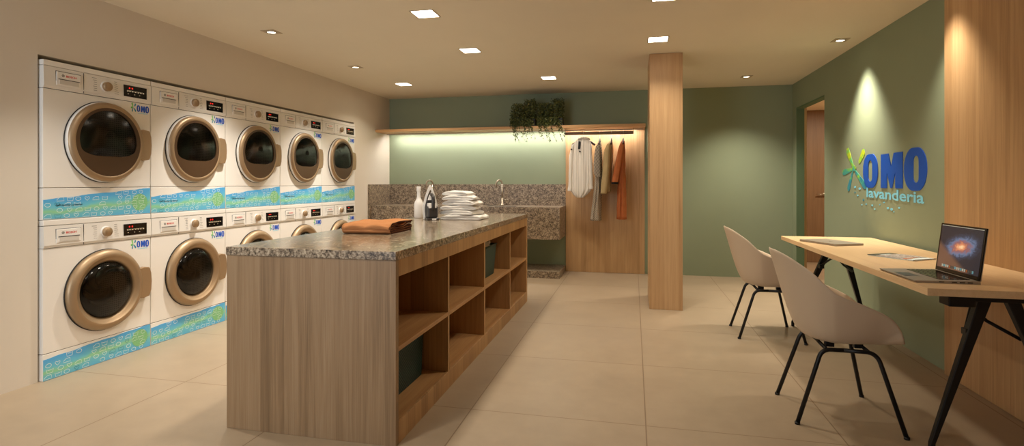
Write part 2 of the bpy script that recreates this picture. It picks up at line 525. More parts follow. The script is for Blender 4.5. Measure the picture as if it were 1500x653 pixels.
OMO_M = [(.356,0),(.356,.268),(.487,.27),(.532,.165),(.575,.27),(.713,.272),(.713,0),(.60,0),(.60,.125),(.548,.002),(.518,.002),(.461,.125),(.461,0)]
def letters(mb, fr, d=.0015):
    mb.ringprism(stadium(.012,0,.30,.282,sq=.8), stadium(.118,.052,.194,.23,sq=.9), fr, 0, d)
    mb.prism(OMO_M, fr, 0, d)
    mb.ringprism(stadium(.735,-.015,1.052,.29,sq=.8), stadium(.868,.042,.946,.232,sq=.9), fr, 0, d)
PETALS = [((-.20,.175),(-.36,.36),.012,.040),((-.085,.215),(.035,.325),.018,.036),((-.20,.168),(-.47,.135),.010,.032),((-.215,.15),(-.33,-.035),.010,.036),((-.17,.15),(.07,-.005),.012,.034)]

# ------------------------------------------------------------------ room shell
YB, XL, XR, ZC, YF = 7.35, -3.5, 1.94, 2.43, -1.6
mb = MB(M['floor']); mb.box((-4.2, YF-.1, -.1), (4.0, 9.2, 0)); struct(mb.obj('floor'))
mb = MB(M['ceiling']); mb.box((-4.2, YF-.1, ZC), (XR+.1, YB+.1, ZC+.1)); struct(mb.obj('ceiling'))
# left wall with the recess for the machines
N0, N1, NZ = 2.545, 6.31, 1.976
mb = MB(M['white_wall'])
mb.box((-4.2, YF-.1, 0), (XL, N0, ZC)); mb.box((-4.2, N1, 0), (XL, YB, ZC)); mb.box((-4.2, N0, NZ), (XL, N1, ZC)); mb.box((-4.2, N0, 0), (-4.12, N1, NZ))
struct(mb.obj('wall_left'))
mb = MB(M['green']); mb.box((-4.2, YB, 0), (XR+.1, YB+.1, ZC)); struct(mb.obj('wall_back'))
DY0, DY1, DZ = 6.2, 7.205, 2.12
mb = MB(M['green'], M['jamb_green'])
mb.box((XR, YF-.1, 0), (XR+.09, DY0, ZC)); mb.box((XR, DY1, 0), (XR+.09, YB, ZC)); mb.box((XR, DY0, DZ), (XR+.09, DY1, ZC))
struct(mb.obj('wall_right'))
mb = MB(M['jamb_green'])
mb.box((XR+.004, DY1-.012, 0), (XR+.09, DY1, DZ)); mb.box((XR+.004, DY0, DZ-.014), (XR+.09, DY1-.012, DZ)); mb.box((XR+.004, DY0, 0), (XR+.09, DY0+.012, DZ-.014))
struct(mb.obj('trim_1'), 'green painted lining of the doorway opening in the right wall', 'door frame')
# hall beyond the doorway
mb = MB(M['hall'])
mb.box((XR+.09, 9.0, 0), (4.0, 9.1, 2.3)); mb.box((3.9, 4.6, 0), (4.0, 9.0, 2.3)); mb.box((XR+.09, 4.5, 0), (4.0, 4.6, 2.3)); mb.box((XR+.09, YB+.1, 0), (XR+.19, 9.0, 2.3))
struct(mb.obj('wall_hall'))
mb = MB(M['ceiling']); mb.box((XR+.09, 4.5, 2.3), (4.0, 9.1, 2.4)); struct(mb.obj('ceiling_hall'))
dr = MB(M['door_wood']); dr.box((2.38, 8.965, 0.003), (3.18, 8.999, 2.298)); door = struct(dr.obj('door_1'), 'brown wooden door at the end of the hall beyond the doorway', 'door')
h = MB(M['chrome']); h.tube([(2.80, 8.964, 1.03), (2.80, 8.92, 1.03)], .009); h.tube(fillet([(2.80, 8.925, 1.03), (2.69, 8.925, 1.03)], .01), .009); h.lathe([(0,0),(.024,0),(.024,.006),(0,.006)], (2.80, 8.9645, 1.03), (0,-1,0), 20)
h.obj('door_handle', door)
# front wall with the window behind the camera
mb = MB(M['white_wall'])
wx0, wx1, wz0, wz1 = -3.4, -1.8, .55, 2.15
mb.box((-3.5, YF-.1, 0), (wx0, YF, ZC)); mb.box((wx1, YF-.1, 0), (XR, YF, ZC)); mb.box((wx0, YF-.1, 0), (wx1, YF, wz0)); mb.box((wx0, YF-.1, wz1), (wx1, YF, ZC))
struct(mb.obj('wall_front'))
# wood-clad pillar
mb = MB(M['oak']); mb.box((.149, 5.305, 0), (.452, 5.955, ZC-.002), .002); struct(mb.obj('pillar'), 'oak-clad square pillar between floor and ceiling', 'pillar')
# oak cladding on the right wall beside the desk
mb = MB(M['oak']); mb.box((1.905, -1.4, 0.002), (1.939, 3.905, ZC-.002), .002)
tag(mb.obj('wood_panel'), 'tall oak wall panel behind the near end of the desk', 'wall panel')
# oak cladding behind the hanging clothes
mb = MB(M['oak']); mb.box((-.898, 7.325, 0.002), (.145, 7.349, 1.904), .002)
tag(mb.obj('wood_panel'), 'oak wall panel behind the hanging clothes', 'wall panel')

# ------------------------------------------------------------------ laundry machines
MWID = .742
def band_mesh(zl, zr, z0, rnd, dryer):
    b = MB(M['band'], M['white_print'], M['teal_print'], M['black_print'])
    n = 40; poly = [(.002, z0), (MWID-.002, z0)]
    top = []
    for i in range(n+1):
        t = i/n; zz = zl+(zr-zl)*t+.006*noise.noise((t*9, zl*7, 1.3))+.003*noise.noise((t*40, zl, 3))
        top.append((.002+(MWID-.004)*t, zz))
    fr = ((0,0,0),(0,1,0),(0,0,1),(1,0,0))
    o = [Vector(q) for q in fr]
    b.prism(poly+top[::-1], fr, 0, .0016)
    ztop = lambda u: zl+(zr-zl)*u/MWID
    def ribbon(pts, closed=True, w=.0013):
        pts = [Vector(p) for p in pts]; N = len(pts); L = []; Rr = []
        for i in range(N):
            p0 = pts[i-1] if (closed or i) else pts[i]; p1 = pts[(i+1) % N] if (closed or i < N-1) else pts[i]
            d = (p1-p0).normalized(); q = Vector((-d.y, d.x))*w
            L.append(pts[i]+q); Rr.append(pts[i]-q)
        V = lambda q: b.bm.verts.new((.0021, q.x, q.y))
        A = [V(q) for q in L]; B = [V(q) for q in Rr]
        for i in range(N if closed else N-1):
            j = (i+1) % N; b.face([A[i], A[j], B[j], B[i]])
    rows = int((zr-z0)/.031)+1
    for r in range(rows):
        v = z0+.017+r*.0345
        for k in range(13):
            u = .028+k*.058+(r % 2)*.014+rnd.uniform(-.004, .004)
            if u > MWID-.03 or v+.013 > ztop(u)+.006 or rnd.random() < .12: continue
            b.use(M['teal_print'] if rnd.random() < .12 else M['white_print'])
            q = (k+r) % 4
            if q == 0: ribbon([(u-.022, v-.011), (u+.022, v-.011), (u+.018, v+.011), (u-.004, v+.011), (u-.02, v)])
            elif q == 1: ribbon([(u-.02, v+.012), (u-.016, v-.012), (u+.016, v-.012), (u+.02, v+.012), (u+.008, v+.006), (u-.008, v+.006)])
            elif q == 2: ribbon([(u+.017*math.cos(2*PI*i/14), v+.012*math.sin(2*PI*i/14)) for i in range(14)])
            else: ribbon([(u, v-.013), (u+.013, v), (u+.015, v+.008), (u+.009, v+.013), (u, v+.006), (u-.009, v+.013), (u-.015, v+.008), (u-.013, v)])
    # dotted round badge at the right
    b.use(M['badge'])
    b.prism([(.655+.062*math.cos(2*PI*i/40), min(z0+.083+.06*math.sin(2*PI*i/40), ztop(.655)+.0)) for i in range(40)], fr, .0016, .0019)
    b.use(M['teal_print'])
    cu, cv = .655, z0+.083
    for ring in range(1, 9):
        rr = .0075*ring
        for i in range(int(6*ring)):
            a = 2*PI*i/(6*ring); y, z = cu+rr*math.cos(a)*1.12, cv+rr*math.sin(a)
            if z < z0+.004 or z > ztop(y)-.003: continue
            b.face([b.bm.verts.new((.0024, y+.0019*math.cos(w), z+.0019*math.sin(w))) for w in (0, PI/2, PI, 3*PI/2)])
    if dryer:
        b.use(M['black_print']); text_bm(b, 'SelfCleaning Condenser', ((.0026, .075, .083), (0,1,0), (0,0,1), (1,0,0)), .165, .015, bold=.01)
    return b

def make_machine(dryer):
    name = 'tumble_dryer' if dryer else 'washing_machine'
    root = thing(name, (0, 0, 0), 'x', 'dryer' if dryer else 'washing machine')
    zs = .195 if dryer else .162
    b = MB(M['white_gloss'], M['seam'])
    b.use(M['seam']); b.box((-.58, .004, .004), (-.006, MWID-.004, .968))
    b.use(M['white_gloss'])
    b.box((-.56, 0, 0), (0, MWID, zs-.0015), .003)                # plinth or flap front
    # front panel with a hole would be hidden by the door: plain panel
    zc = .498 if dryer else .485
    b2 = [(0+.0, zs+.0015), (MWID, zs+.0015), (MWID, .800), (0, .800)]
    b.box((-.56, 0, zs+.0015), (0, MWID, .8005), .003)
    b.box((-.56, 0, .9395), (.004, MWID, .975-.001), .004)         # top
    b.obj('body', root)
    # fascia
    f = MB(M['white_panel'], M['seam'], M['grey_print'])
    fr = ((0,0,0),(1,0,0),(0,0,1),(0,1,0))
    f.prism([(-.5,.8035),(.004,.8035),(.010,.82),(.006,.937),(-.5,.937)], fr, 0, MWID)
    f.use(M['seam']); 
    f.box((.0078, .240, .8045), (.0098, .2425, .934))
    f.use(M['grey_print'])
    rnd = random.Random(4)
    for side in (-1, 1):
        for i in range(7):
            w = rnd.uniform(.018, .034); y = (.392-.062 if side < 0 else .392+.062)
            z = .835+i*.0135
            f.box((.0095-.0015*(z-.82)/.117*2, y if side > 0 else y-w, z), (.0102-.0015*(z-.82)/.117*2, y+w if side > 0 else y, z+.0022))
    fa = f.obj('control_panel', root)
    d = MB(M['white_gloss'], M['seam'], M['red'], M['grey_print'])
    d.use(M['seam']); d.box((.004, .069, .826), (.0088, .225, .917))
    d.use(M['white_gloss']); d.box((.004, .0715, .8285), (.0125, .2225, .9145), .003)
    dw = d.obj('detergent_drawer', fa)
    g = MB(M['white_panel'], M['seam'])
    g.box((.0125, .085, .836), (.0145, .209, .866), .001); g.use(M['seam']); g.box((.0125, .082, .8655), (.0155, .212, .8695)); g.use(M['recess_shade']); g.box((.0126, .088, .838), (.0148, .206, .8655))
    g.obj('grip', dw)
    lg = MB(M['red'], M['grey_print'])
    text_bm(lg, 'BOSCH', ((.0127, .128, .885), (0,1,0), (0,0,1), (1,0,0)), .064, .013, bold=.02)
    lg.use(M['grey_print']); c0 = (.0127, .110, .8915)
    lg.lathe([(.0085,0),(.0085,.0006),(.0062,.0006),(.0062,0)], c0, (1,0,0), 20)
    lg.box((.0127, .1065, .886), (.0132, .1085, .897)); lg.box((.0127, .1115, .886), (.0132, .1135, .897)); lg.box((.0127, .1065, .8905), (.0132, .1135, .8925))
    lg.obj('maker_logo', dw)
    k = MB(M['champagne'], M['white_gloss'])
    k.use(M['white_gloss']); k.lathe([(.036,.004),(.036,.012),(.032,.014),(0,.014)], (0, .392, .873), (1,0,0), 32)
    k.use(M['champagne']); k.lathe([(.030,.012),(.030,.032),(.027,.036),(0,.036)], (0, .392, .873), (1,0,0), 32)
    k.obj('program_knob', fa)
    s = MB(M['black_gloss'], M['red_led'], M['amber_led'])
    s.box((.004, .522, .832), (.0118, .703, .912), .001)
    s.use(M['red_led'])
    for y in (.560, .582): s.box((.0118, y, .888), (.0122, y+.009, .897))
    s.use(M['amber_led'])
    for i, y in enumerate((.545, .562, .582, .606, .628, .648, .668)): s.box((.0118, y, .868), (.0122, y+.012, .8725))
    s.box((.0118, .545, .875), (.0122, .680, .8762))
    for y in (.55, .6, .64): s.box((.0118, y, .850), (.0122, y+.008, .853))
    s.obj('display', fa)
    # door
    C = (0, .392, zc)
    dm = MB(M['champagne'], M['white_gloss'], M['seam'], M['champagne_dark'])
    dm.use(M['seam']); dm.lathe([(.272,.0005),(.272,.004),(.262,.004)], C, (1,0,0), 72)
    if dryer:
        dm.use(M['white_gloss']); dm.lathe([(.262,.004),(.268,.006),(.268,.022),(.265,.026)], C, (1,0,0), 72)
        dm.use(M['champagne']); dm.lathe([(.265,.026),(.262,.036),(.250,.046),(.236,.049),(.229,.045)], C, (1,0,0), 72)
    else:
        dm.use(M['champagne']); dm.lathe([(.262,.004),(.268,.007),(.267,.022),(.258,.036),(.240,.046),(.226,.049),(.221,.046),(.217,.040),(.200,.034),(.187,.022),(.182,-.02),(.17,-.08)], C, (1,0,0), 72)
    dob = dm.obj('door', root)
    hd = MB(M['champagne'])
    ho = [(.225, -.105), (.265, -.112), (.310, -.104), (.325, -.06), (.329, 0), (.325, .06), (.310, .104), (.265, .112), (.225, .105)]
    hd.prism(ho, ((0, C[1], C[2]), (0,1,0), (0,0,1), (1,0,0)), .012, .040)
    hd.obj('handle', dob, bevel=.006)
    if dryer:
        # bronze plate with a D-shaped window: ring between circle and window outline
        n = 72; win = []; cir = []
        for i in range(n):
            a = 2*PI*i/n; ca, sa = math.cos(a), math.sin(a)
            cir.append((.230*ca, .230*sa))
            if sa >= -.16: win.append((.203*ca, .203*sa+.008))
            else:
                t = (abs(sa)-.16)/.84
                win.append((.200*ca*(1-.06*t), -.025-.070*math.sqrt(min(1, t*1.15))))
        pl = MB(M['champagne_dark'])
        pl.ringprism(cir, win, ((0, C[1], C[2]), (0,1,0), (0,0,1), (1,0,0)), .034, .044)
        pl.obj('door_plate', dob)
        gl = MB(M['glass']); P = []
        for k_ in range(7):
            q = k_/6; P.append([Vector((.036+.012*(1-q*q), C[1]+u*q, C[2]+v*q+.05*(1-q))) for u, v in win])
        gl.grid(P[1:], closed_v=True); c_ = gl.bm.verts.new((.048, C[1], C[2]+.05)); r1 = P[1]
        gl.obj('glass', dob)
        rr = .235
    else:
        gl = MB(M['glass']); gl.lathe([(.186,.022),(.176,.034),(.15,.044),(.10,.052),(.05,.055),(0,.056)], C, (1,0,0), 60); gl.obj('glass', dob)
        rr = .20
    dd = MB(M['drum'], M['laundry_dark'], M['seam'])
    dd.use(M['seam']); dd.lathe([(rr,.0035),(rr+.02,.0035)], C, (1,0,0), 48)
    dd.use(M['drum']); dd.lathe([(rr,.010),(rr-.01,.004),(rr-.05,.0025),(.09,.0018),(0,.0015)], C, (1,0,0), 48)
    if not dryer:
        dd.use(M['laundry_dark']); rn = random.Random(7)
        for i in range(5):
            a = rn.uniform(0, 6); cy, cz = C[1]+.06*math.cos(a), C[2]+.03+.06*math.sin(a)
            dd.tube([(.006+.012*math.sin(j*.8), cy+.09*math.cos(a+j*.55), cz+.07*math.sin(a+j*.55)) for j in range(6)], [.008, .016, .02, .02, .016, .006], 10)
    else:
        dd.use(M['laundry_dark'])
        dd.tube([(.008, C[1]-.12+.03*j, C[2]+.12+.02*math.sin(j)) for j in range(5)], [.012, .022, .026, .024, .01], 10, flat=.6)
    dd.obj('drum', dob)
    # printed band and logo
    bm_ = band_mesh(.125, .188, .004, random.Random(3), True) if dryer else band_mesh(.132, .161, .002, random.Random(5), False)
    bo = bm_.obj('printed_band', root); bo.location = (0, 0, 0)
    lo = MB(M['blue'], M['splash_mini'], M['splash_teal'], M['lightblue'])
    fr = sc_fr(((.0004, .630, .737), (0,1,0), (0,0,1), (1,0,0)), .096, .165)
    letters(lo, fr, .0006)
    for i, (a, c, w0, w1) in enumerate(PETALS):
        lo.use(M['splash_mini'] if i in (0, 2) else M['splash_teal'])
        lo.prism(teardrop((a[0]-.09, a[1]), (c[0]*.8-.10, c[1]), w0*1.7, w1*1.5), fr, 0, .0006)
    lo.use(M['lightblue']); text_bm(lo, 'lavanderia', ((.0004, .640, .7245), (0,1,0), (0,0,1), (1,0,0)), .078, .009, bold=.02)
    lo.obj('logo', root)
    if dryer:
        lt = MB(M['white_panel'], M['seam']); lt.box((0, .365, .187), (.0015, .425, .1945), .0005); lt.obj('latch', root)
    return root

UP = ['white tumble dryer nearest the camera, left end of the top row',
      'second white tumble dryer from the left in the top row',
      'white tumble dryer in the middle of the top row of five',
      'fourth white tumble dryer from the left in the top row',
      'white tumble dryer farthest away, right end of the top row']
LOW = ['white washing machine nearest the camera, left end of the floor row',
       'second white washing machine from the left, standing on the floor beside the island',
       'middle washing machine of the bottom row, its lower half hidden by the island',
       'fourth washing machine of the bottom row, only its control panel and door top showing',
       'washing machine farthest away in the bottom row, behind the folded tan cloth']
XM = -3.476
dry = make_machine(True); was = make_machine(False)
for i in range(5):
    y = 2.556+.748*i
    for src, z, lab, grp in ((was, 0.0, LOW[i], 'washing machines in the bottom row'), (dry, .9755, UP[i], 'tumble dryers in the top row')):
        if i == 0: src.location = (XM, y, z); src['label'] = lab; src['group'] = grp
        else: copy_tree(src, (XM, y, z), lab, grp)

# ------------------------------------------------------------------ island
isl = thing('island_cabinet', (-1.5, 3.83, 0), 'long oak island cabinet with open shelves in the middle of the room', 'cabinet')
def ipart(name, m, *boxes, bev=.0015):
    b = MB(M[m])
    for a, c in boxes: b.box(a, c, bev)
    o = b.obj(name, isl); o.matrix_parent_inverse = Matrix.Translation((1.5, -3.83, 0)); return o
IX0, IX1, IY0, IY1 = -1.948, -1.053, 2.278, 5.388
DIV = [3.000, 3.785, 4.613]
ipart('end_panel', 'oak_end', ((IX0, IY0, 0), (IX1, IY0+.03, .847)))
ipart('end_panel', 'oak_cab', ((IX0, IY1-.045, 0), (IX1, IY1, .847)))
ipart('back_panel', 'oak_cab', ((IX0, IY0+.031, 0), (IX0+.02, IY1-.046, .847)), ((-1.50, IY0+.031, .10), (-1.48, IY1-.046, .80)))
for y in DIV:
    ipart('divider', 'oak_cab', ((-1.479, y-.013, .101), (IX1-.001, y+.013, .769)))
ys = [IY0+.03]+DIV+[IY1-.045]
for i in range(4):
    a = ys[i]+(.0135 if i else .0005); c = ys[i+1]-(.0135 if i < 3 else .0005)
    ipart('shelf', 'oak_shelf', ((-1.479, a, .425), (IX1-.001, c, .448)))
ipart('bottom_shelf', 'oak_shelf', ((-1.479, IY0+.031, .072), (IX1-.012, IY1-.046, .1005)))
ipart('plinth', 'oak_cab', ((IX1-.011, IY0+.031, 0), (IX1, IY1-.046, .1005)))
ipart('top_rail', 'oak_cab', ((-1.479, IY0+.031, .770), (IX1, IY1-.046, .847)))
mb = MB(M['granite_top']); mb.box((IX0-.002, IY0-.004, .8475), (IX1+.002, IY1+.002, .888), .0025)
tag(mb.obj('countertop'), 'long polished granite countertop lying on the oak island', 'countertop')

# dark baskets in the island bays
bk = thing('laundry_basket', (-1.28, 2.62, .1015), 'dark green woven basket in the lowest near bay of the island', 'basket')
b = MB(M['weave'])
def openbox(b, x0, x1, y0, y1, h, tap, t=.008):
    o = [(x0+tap, y0+tap), (x1-tap, y0+tap), (x1-tap, y1-tap), (x0+tap, y1-tap)]; q = [(x0, y0), (x1, y0), (x1, y1), (x0, y1)]
    i0 = [(x+(t if x < (x0+x1)/2 else -t), y+(t if y < (y0+y1)/2 else -t)) for x, y in o]; i1 = [(x+(t if x < (x0+x1)/2 else -t), y+(t if y < (y0+y1)/2 else -t)) for x, y in q]
    V = lambda L, z: [b.bm.verts.new((x, y, z)) for x, y in L]
    A, B, C_, D = V(o, 0), V(q, h), V(i1, h), V(i0, t)
    b.face(A[::-1]); b.face(D)
    for r0, r1 in ((A, B), (B, C_), (C_, D)):
        for k in range(4): b.face([r0[k], r0[(k+1) % 4], r1[(k+1) % 4], r1[k]])
openbox(b, -.17, .10, -.29, .30, .27, .008); b.obj('body', bk)
b = MB(M['green_plastic']); b.tube([(-.17,-.29,.272), (.10,-.29,.272), (.10,.30,.272), (-.17,.30,.272)], .007, 8, closed=True); b.obj('rim', bk)
bn = thing('storage_bin', (-1.27, 4.235, .449), 'dark green storage bin holding a pale cloth in an upper bay of the island', 'bin')
b = MB(M['green_plastic']); openbox(b, -.15, .15, -.18, .145, .245, .018); b.obj('body', bn)
b = MB(M['green_plastic']); b.tube([(-.15,-.18,.245), (.15,-.18,.245), (.15,.145,.245), (-.15,.145,.245)], .007, 8, closed=True); b.obj('rim', bn)
b = MB(M['towel']); P = []
for i in range(15):
    row = []
    for j in range(15):
        u, v = i/14*2-1, j/14*2-1; rr = min(1, math.hypot(u, v))
        row.append((u*.085+.052, v*.135-.018, .236+.055*(1-rr**2)+.014*noise.noise((u*3, v*3, 2))))
    P.append(row)
b.grid(P)
for i in range(3):
    b.tube(catmull([(.0+.05*i+.015*math.sin(j*2+i), -.12+.05*j, .268+.012*math.sin(j*1.3+i)) for j in range(5)], 4), .014, 8)
o = b.obj('white_cloth'); o.location = (-1.27, 4.235, .449); tag(o, 'pale crumpled cloth inside the dark green storage bin', 'cloth')

# ------------------------------------------------------------------ sink counter along the back wall
sk = thing('sink_counter', (-2.2, 7.03, 0), 'granite sink counter with backsplash along the green back wall', 'sink counter')
def spart(name, m, boxes, bev=.002, par=None):
    b = MB(M[m])
    for a, c in boxes: b.box(a, c, bev)
    o = b.obj(name, par or sk); o.matrix_parent_inverse = Matrix.Translation((2.2, -7.03, 0)); return o
SX0, SX1, SY0, SY1, ST = -3.498, -.902, 6.745, 7.326, .893
bas = [(-2.98, -2.58), (-1.93, -1.50)]
tops = []
xs = [SX0]+[q for p in bas for q in p]+[SX1]
for i in range(0, len(xs), 2): tops.append(((xs[i], SY0+.021, ST-.02), (xs[i+1], SY1, ST)))
for a, c in bas: tops += [((a, SY0+.021, ST-.02), (c, SY0+.11, ST)), ((a, 7.10, ST-.02), (c, SY1, ST))]
spart('worktop', 'granite', tops, 0)
spart('apron', 'granite', [((SX0, SY0, .487), (SX1, SY0+.02, ST)), ((SX1-.02, SY0+.0205, .487), (SX1, SY1, ST-.0205)), ((SX0, SY0+.0205, .487), (SX1-.0205, SY1, .507))], .001)
spart('backsplash', 'granite', [((SX0, SY1+.001, .8), (SX1+.003, 7.349, 1.183)), ((SX0, 6.69, .487), (SX0+.018, SY1, 1.183))], .001)
spart('plinth', 'granite', [((SX0, 6.722, 0), (SX1, 7.325, .087))])
for a, c in bas:
    b = MB(M['steel_dark']); y0, y1 = SY0+.11, 7.10; t = .004; z0 = ST-.17
    b.box((a, y0, z0), (c, y1, z0+t)); b.box((a, y0, z0), (a+t, y1, ST-.004)); b.box((c-t, y0, z0), (c, y1, ST-.004)); b.box((a, y0, z0), (c, y0+t, ST-.004)); b.box((a, y1-t, z0), (c, y1, ST-.004))
    o = b.obj('basin', sk); o.matrix_parent_inverse = Matrix.Translation((2.2, -7.03, 0))
def faucet(x, lab):
    f = thing('faucet', (x, 7.17, ST), lab, 'faucet', 'steel faucets on the sink counter')
    b = MB(M['chrome']); b.lathe([(0,0),(.027,0),(.027,.008),(.018,.014),(.018,.10),(.013,.105),(.013,.106),(0,.106)], n=24); b.obj('base', f)
    b = MB(M['chrome']); dx, dy = -.55, -.83; pts = [(0,0,.10), (0,0,.29)]
    for i in range(13):
        a = PI*i/12; rr = .055; pts.append((dx*(rr-rr*math.cos(a)), dy*(rr-rr*math.cos(a)), .29+rr*math.sin(a)))
    pts.append((dx*.11, dy*.11, .245)); b.tube(pts, .012, 14); b.obj('spout', f)
    b = MB(M['chrome']); b.tube([(.015,0,.075), (.05,0,.075)], .010, 12); b.tube([(.05,0,.075), (.095,0,.075)], .006, 10); b.obj('lever', f)
    return f
faucet(-1.75, 'steel gooseneck faucet near the middle of the granite sink counter')
faucet(-2.755, 'steel gooseneck faucet behind the clothes iron, left end of the sink counter')

# ------------------------------------------------------------------ long shelf, LED strip, rail
mb = MB(M['oak_long']); mb.box((XL+.002, 6.9, 1.906), (.147, 7.348, 1.941), .0015)
tag(mb.obj('wall_shelf'), 'long oak shelf across the green back wall with a light strip below', 'shelf')
ls = thing('led_strip_light', (-1.7, 7.27, 1.9), 'thin glowing light strip fixed under the long oak shelf', 'strip light')
mb = MB(M['alu']); mb.box((-3.47, 7.198, 1.8945), (.125, 7.201, 1.9055)); mb.box((-3.47, 7.2015, 1.9035), (.125, 7.23, 1.9055)); o = mb.obj('channel', ls); o.matrix_parent_inverse = Matrix.Translation((1.7, -7.27, -1.9))
mb = MB(M['strip_light']); mb.box((-3.38, 7.206, 1.8995), (.07, 7.224, 1.903)); o = mb.obj('diffuser', ls); o.matrix_parent_inverse = Matrix.Translation((1.7, -7.27, -1.9))
rl = thing('clothes_rail', (-.435, 7.08, 1.906), 'flat bronze clothes rail hanging under the right end of the oak shelf', 'clothes rail')
mb = MB(M['rod']); mb.box((-.432, -.018, -.078), (.432, .018, -.038), .003); mb.obj('bar', rl)
for sx in (-1, 1):
    mb = MB(M['rod']); mb.box((sx*.436-.003, -.018, -.078), (sx*.436+.003, .018, -.001), .001); mb.obj('bracket', rl)

# ------------------------------------------------------------------ clothes on hangers
def hanger(x, y, ang, m, lab, span=.36):
    """wooden hanger hooked over the rail; ang = direction of its arms"""
    h = thing('clothes_hanger', (x, 7.08, 1.83), lab, 'hanger', 'dark hangers on the clothes rail')
    b = MB(M['chrome']); b.tube(fillet([(0,-.025,.012), (0,-.025,.054), (0,.025,.054), (0,.025,-.014), (0,0,-.034), (0,0,-.062)], .02, 5), .0022, 8); b.obj('hook', h)
    d = Vector((math.cos(ang), math.sin(ang), 0)); b = MB(M[m])
    pts = [d*(-span/2)+Vector((0,0,-.135)), d*(-span/4)+Vector((0,0,-.085)), Vector((0,0,-.060)), d*(span/4)+Vector((0,0,-.085)), d*(span/2)+Vector((0,0,-.135))]
    b.tube(catmull(pts, 5), [.009]*21, 10, flat=1.6); b.obj('arm', h)
    return h
def cloth_tube(b, secs, n=36, seed=0, fold=.012, nf=9, cap=True):
    """secs: (centre, axisA, a, axisB, bb, foldscale) closed cross-sections"""
    rings = []
    for c, A, a, B, bb, fs in secs:
        c = Vector(c); A = Vector(A); B = Vector(B); row = []
        for j in range(n):
            t = 2*PI*j/n
            k = 1+fs*(.7*math.sin(nf*t+seed+c.z*3)+.5*math.sin((nf+4)*t+seed*2-c.z*5))
            sx = math.copysign(abs(math.cos(t))**.8, math.cos(t)); sy = math.copysign(abs(math.sin(t))**.8, math.sin(t))
            row.append(c+A*a*sx*(1+fs*.3*math.sin(5*c.z*7+seed))+B*bb*sy*k)
        rings.append(row)
    V = b.grid(rings, closed_v=True)
    if cap: b.face(V[0][::-1], True); b.face(V[-1], True)
def lerp_secs(keys, n):
    out = []
    K = len(keys)-1
    for i in range(n+1):
        t = i/n*K; k = min(int(t), K-1); f = t-k; f = f*f*(3-2*f) if False else f
        out.append([a+(b-a)*f for a, b in zip(keys[k], keys[k+1])])
    return out
X_, Y_, Z_ = Vector((1,0,0)), Vector((0,1,0)), Vector((0,0,1))

# white shirt: hangs turned towards the camera. keys: z, x left, x right, half depth
hanger(-.635, 7.08, R(14), 'hanger_wood', 'hanger holding the white shirt at the left end of the rail', .30)
b = MB(M['shirt_white'])
ks = [(1.788,-.66,-.59,.018),(1.768,-.70,-.562,.03),(1.742,-.748,-.54,.04),(1.70,-.775,-.525,.05),(1.58,-.775,-.53,.055),(1.40,-.782,-.525,.06),(1.22,-.79,-.525,.06),(1.15,-.795,-.525,.06),(1.10,-.79,-.545,.058),(1.05,-.765,-.585,.05),(1.022,-.735,-.62,.04),(1.01,-.72,-.635,.03)]
secs = [((.5*(l+r), 7.045-.0, z), X_, (r-l)/2, Y_, d, .16) for z, l, r, d in lerp_secs(ks, 44)]
cloth_tube(b, secs, 56, 1, nf=11)
sh = b.obj('hanging_shirt'); tag(sh, 'white striped shirt hanging at the left end of the clothes rail', 'shirt', 'clothes hanging on the rail')
b = MB(M['shirt_white'])
for s, kk in ((-1, [(1.70,-.765,.028),(1.55,-.79,.036),(1.3,-.797,.036),(1.16,-.80,.034),(1.115,-.805,.04),(1.095,-.805,.038)]), (1, [(1.71,-.55,.028),(1.5,-.540,.030),(1.28,-.536,.030),(1.17,-.534,.030),(1.14,-.532,.034),(1.12,-.532,.032)])):
    cloth_tube(b, [((x, 7.03, z), X_, w*.75, Y_, w*1.3, .1) for z, x, w in lerp_secs(kk, 22)], 24, s, nf=6)
b.obj('sleeve', sh)
b = MB(M['shirt_white'])
b.tube(catmull([(-.69,7.045,1.745),(-.685,7.0,1.772),(-.62,6.985,1.785),(-.57,7.01,1.772),(-.56,7.06,1.76)], 5), [.008]+[.017]*19+[.008], 10, flat=.6); b.obj('collar', sh)
b = MB(M['black_print']); b.prism([(-.016,-.06),(.012,-.055),(.02,.04),(-.01,.045)], ((-.682, 6.988, 1.695), (1,0,0), (0,0,1), (0,-1,0)), 0, .008)
b.lathe([(0,0),(.011,0),(.011,.006),(0,.006)], (-.672, 6.975, 1.605), (0,-1,0), 12); b.lathe([(0,0),(.011,0),(.011,.01),(0,.01)], (-.783, 6.985, 1.635), (0,-1,0), 12)
b.obj('dark_neck_tab', sh)

def side_coat(name, hx, body, sleeve, mbody, msleeve, lab, cat, seed, depth=.155, mcuff=None):
    """garment seen edge-on: arms of the hanger run along Y. keys: z, x left, x right"""
    b = MB(M[mbody])
    secs = []
    zt = body[0][0]
    for z, l, r, dd in lerp_secs(body, 40): secs.append(((.5*(l+r), 7.09, z), X_, (r-l)/2, Y_, dd, .10))
    cloth_tube(b, secs, 48, seed, nf=8)
    o = b.obj(name); tag(o, lab, cat, 'clothes hanging on the rail')
    for sy in (-1, 1):
        b = MB(M[msleeve])
        secs = []
        for z, l, r, yy in lerp_secs(sleeve, 26):
            secs.append(((.5*(l+r), 7.09+sy*yy, z), X_, (r-l)/2, Y_, .048, .08))
        cloth_tube(b, secs, 26, seed+sy, nf=5)
        b.obj('sleeve', o)
    if mcuff:
        b = MB(M[mcuff]); z, l, r, yy = sleeve[-1]
        cloth_tube(b, [((.5*(l+r), 7.09-yy, zz), X_, (r-l)/2+.002, Y_, .05, .0) for zz in (z+.012, z-.012)], 24, 0); b.obj('cuff', o)
    return o
hanger(-.425, 7.08, R(90), 'hanger_wood', 'dark hanger holding the grey striped dress, second from the left', .34)
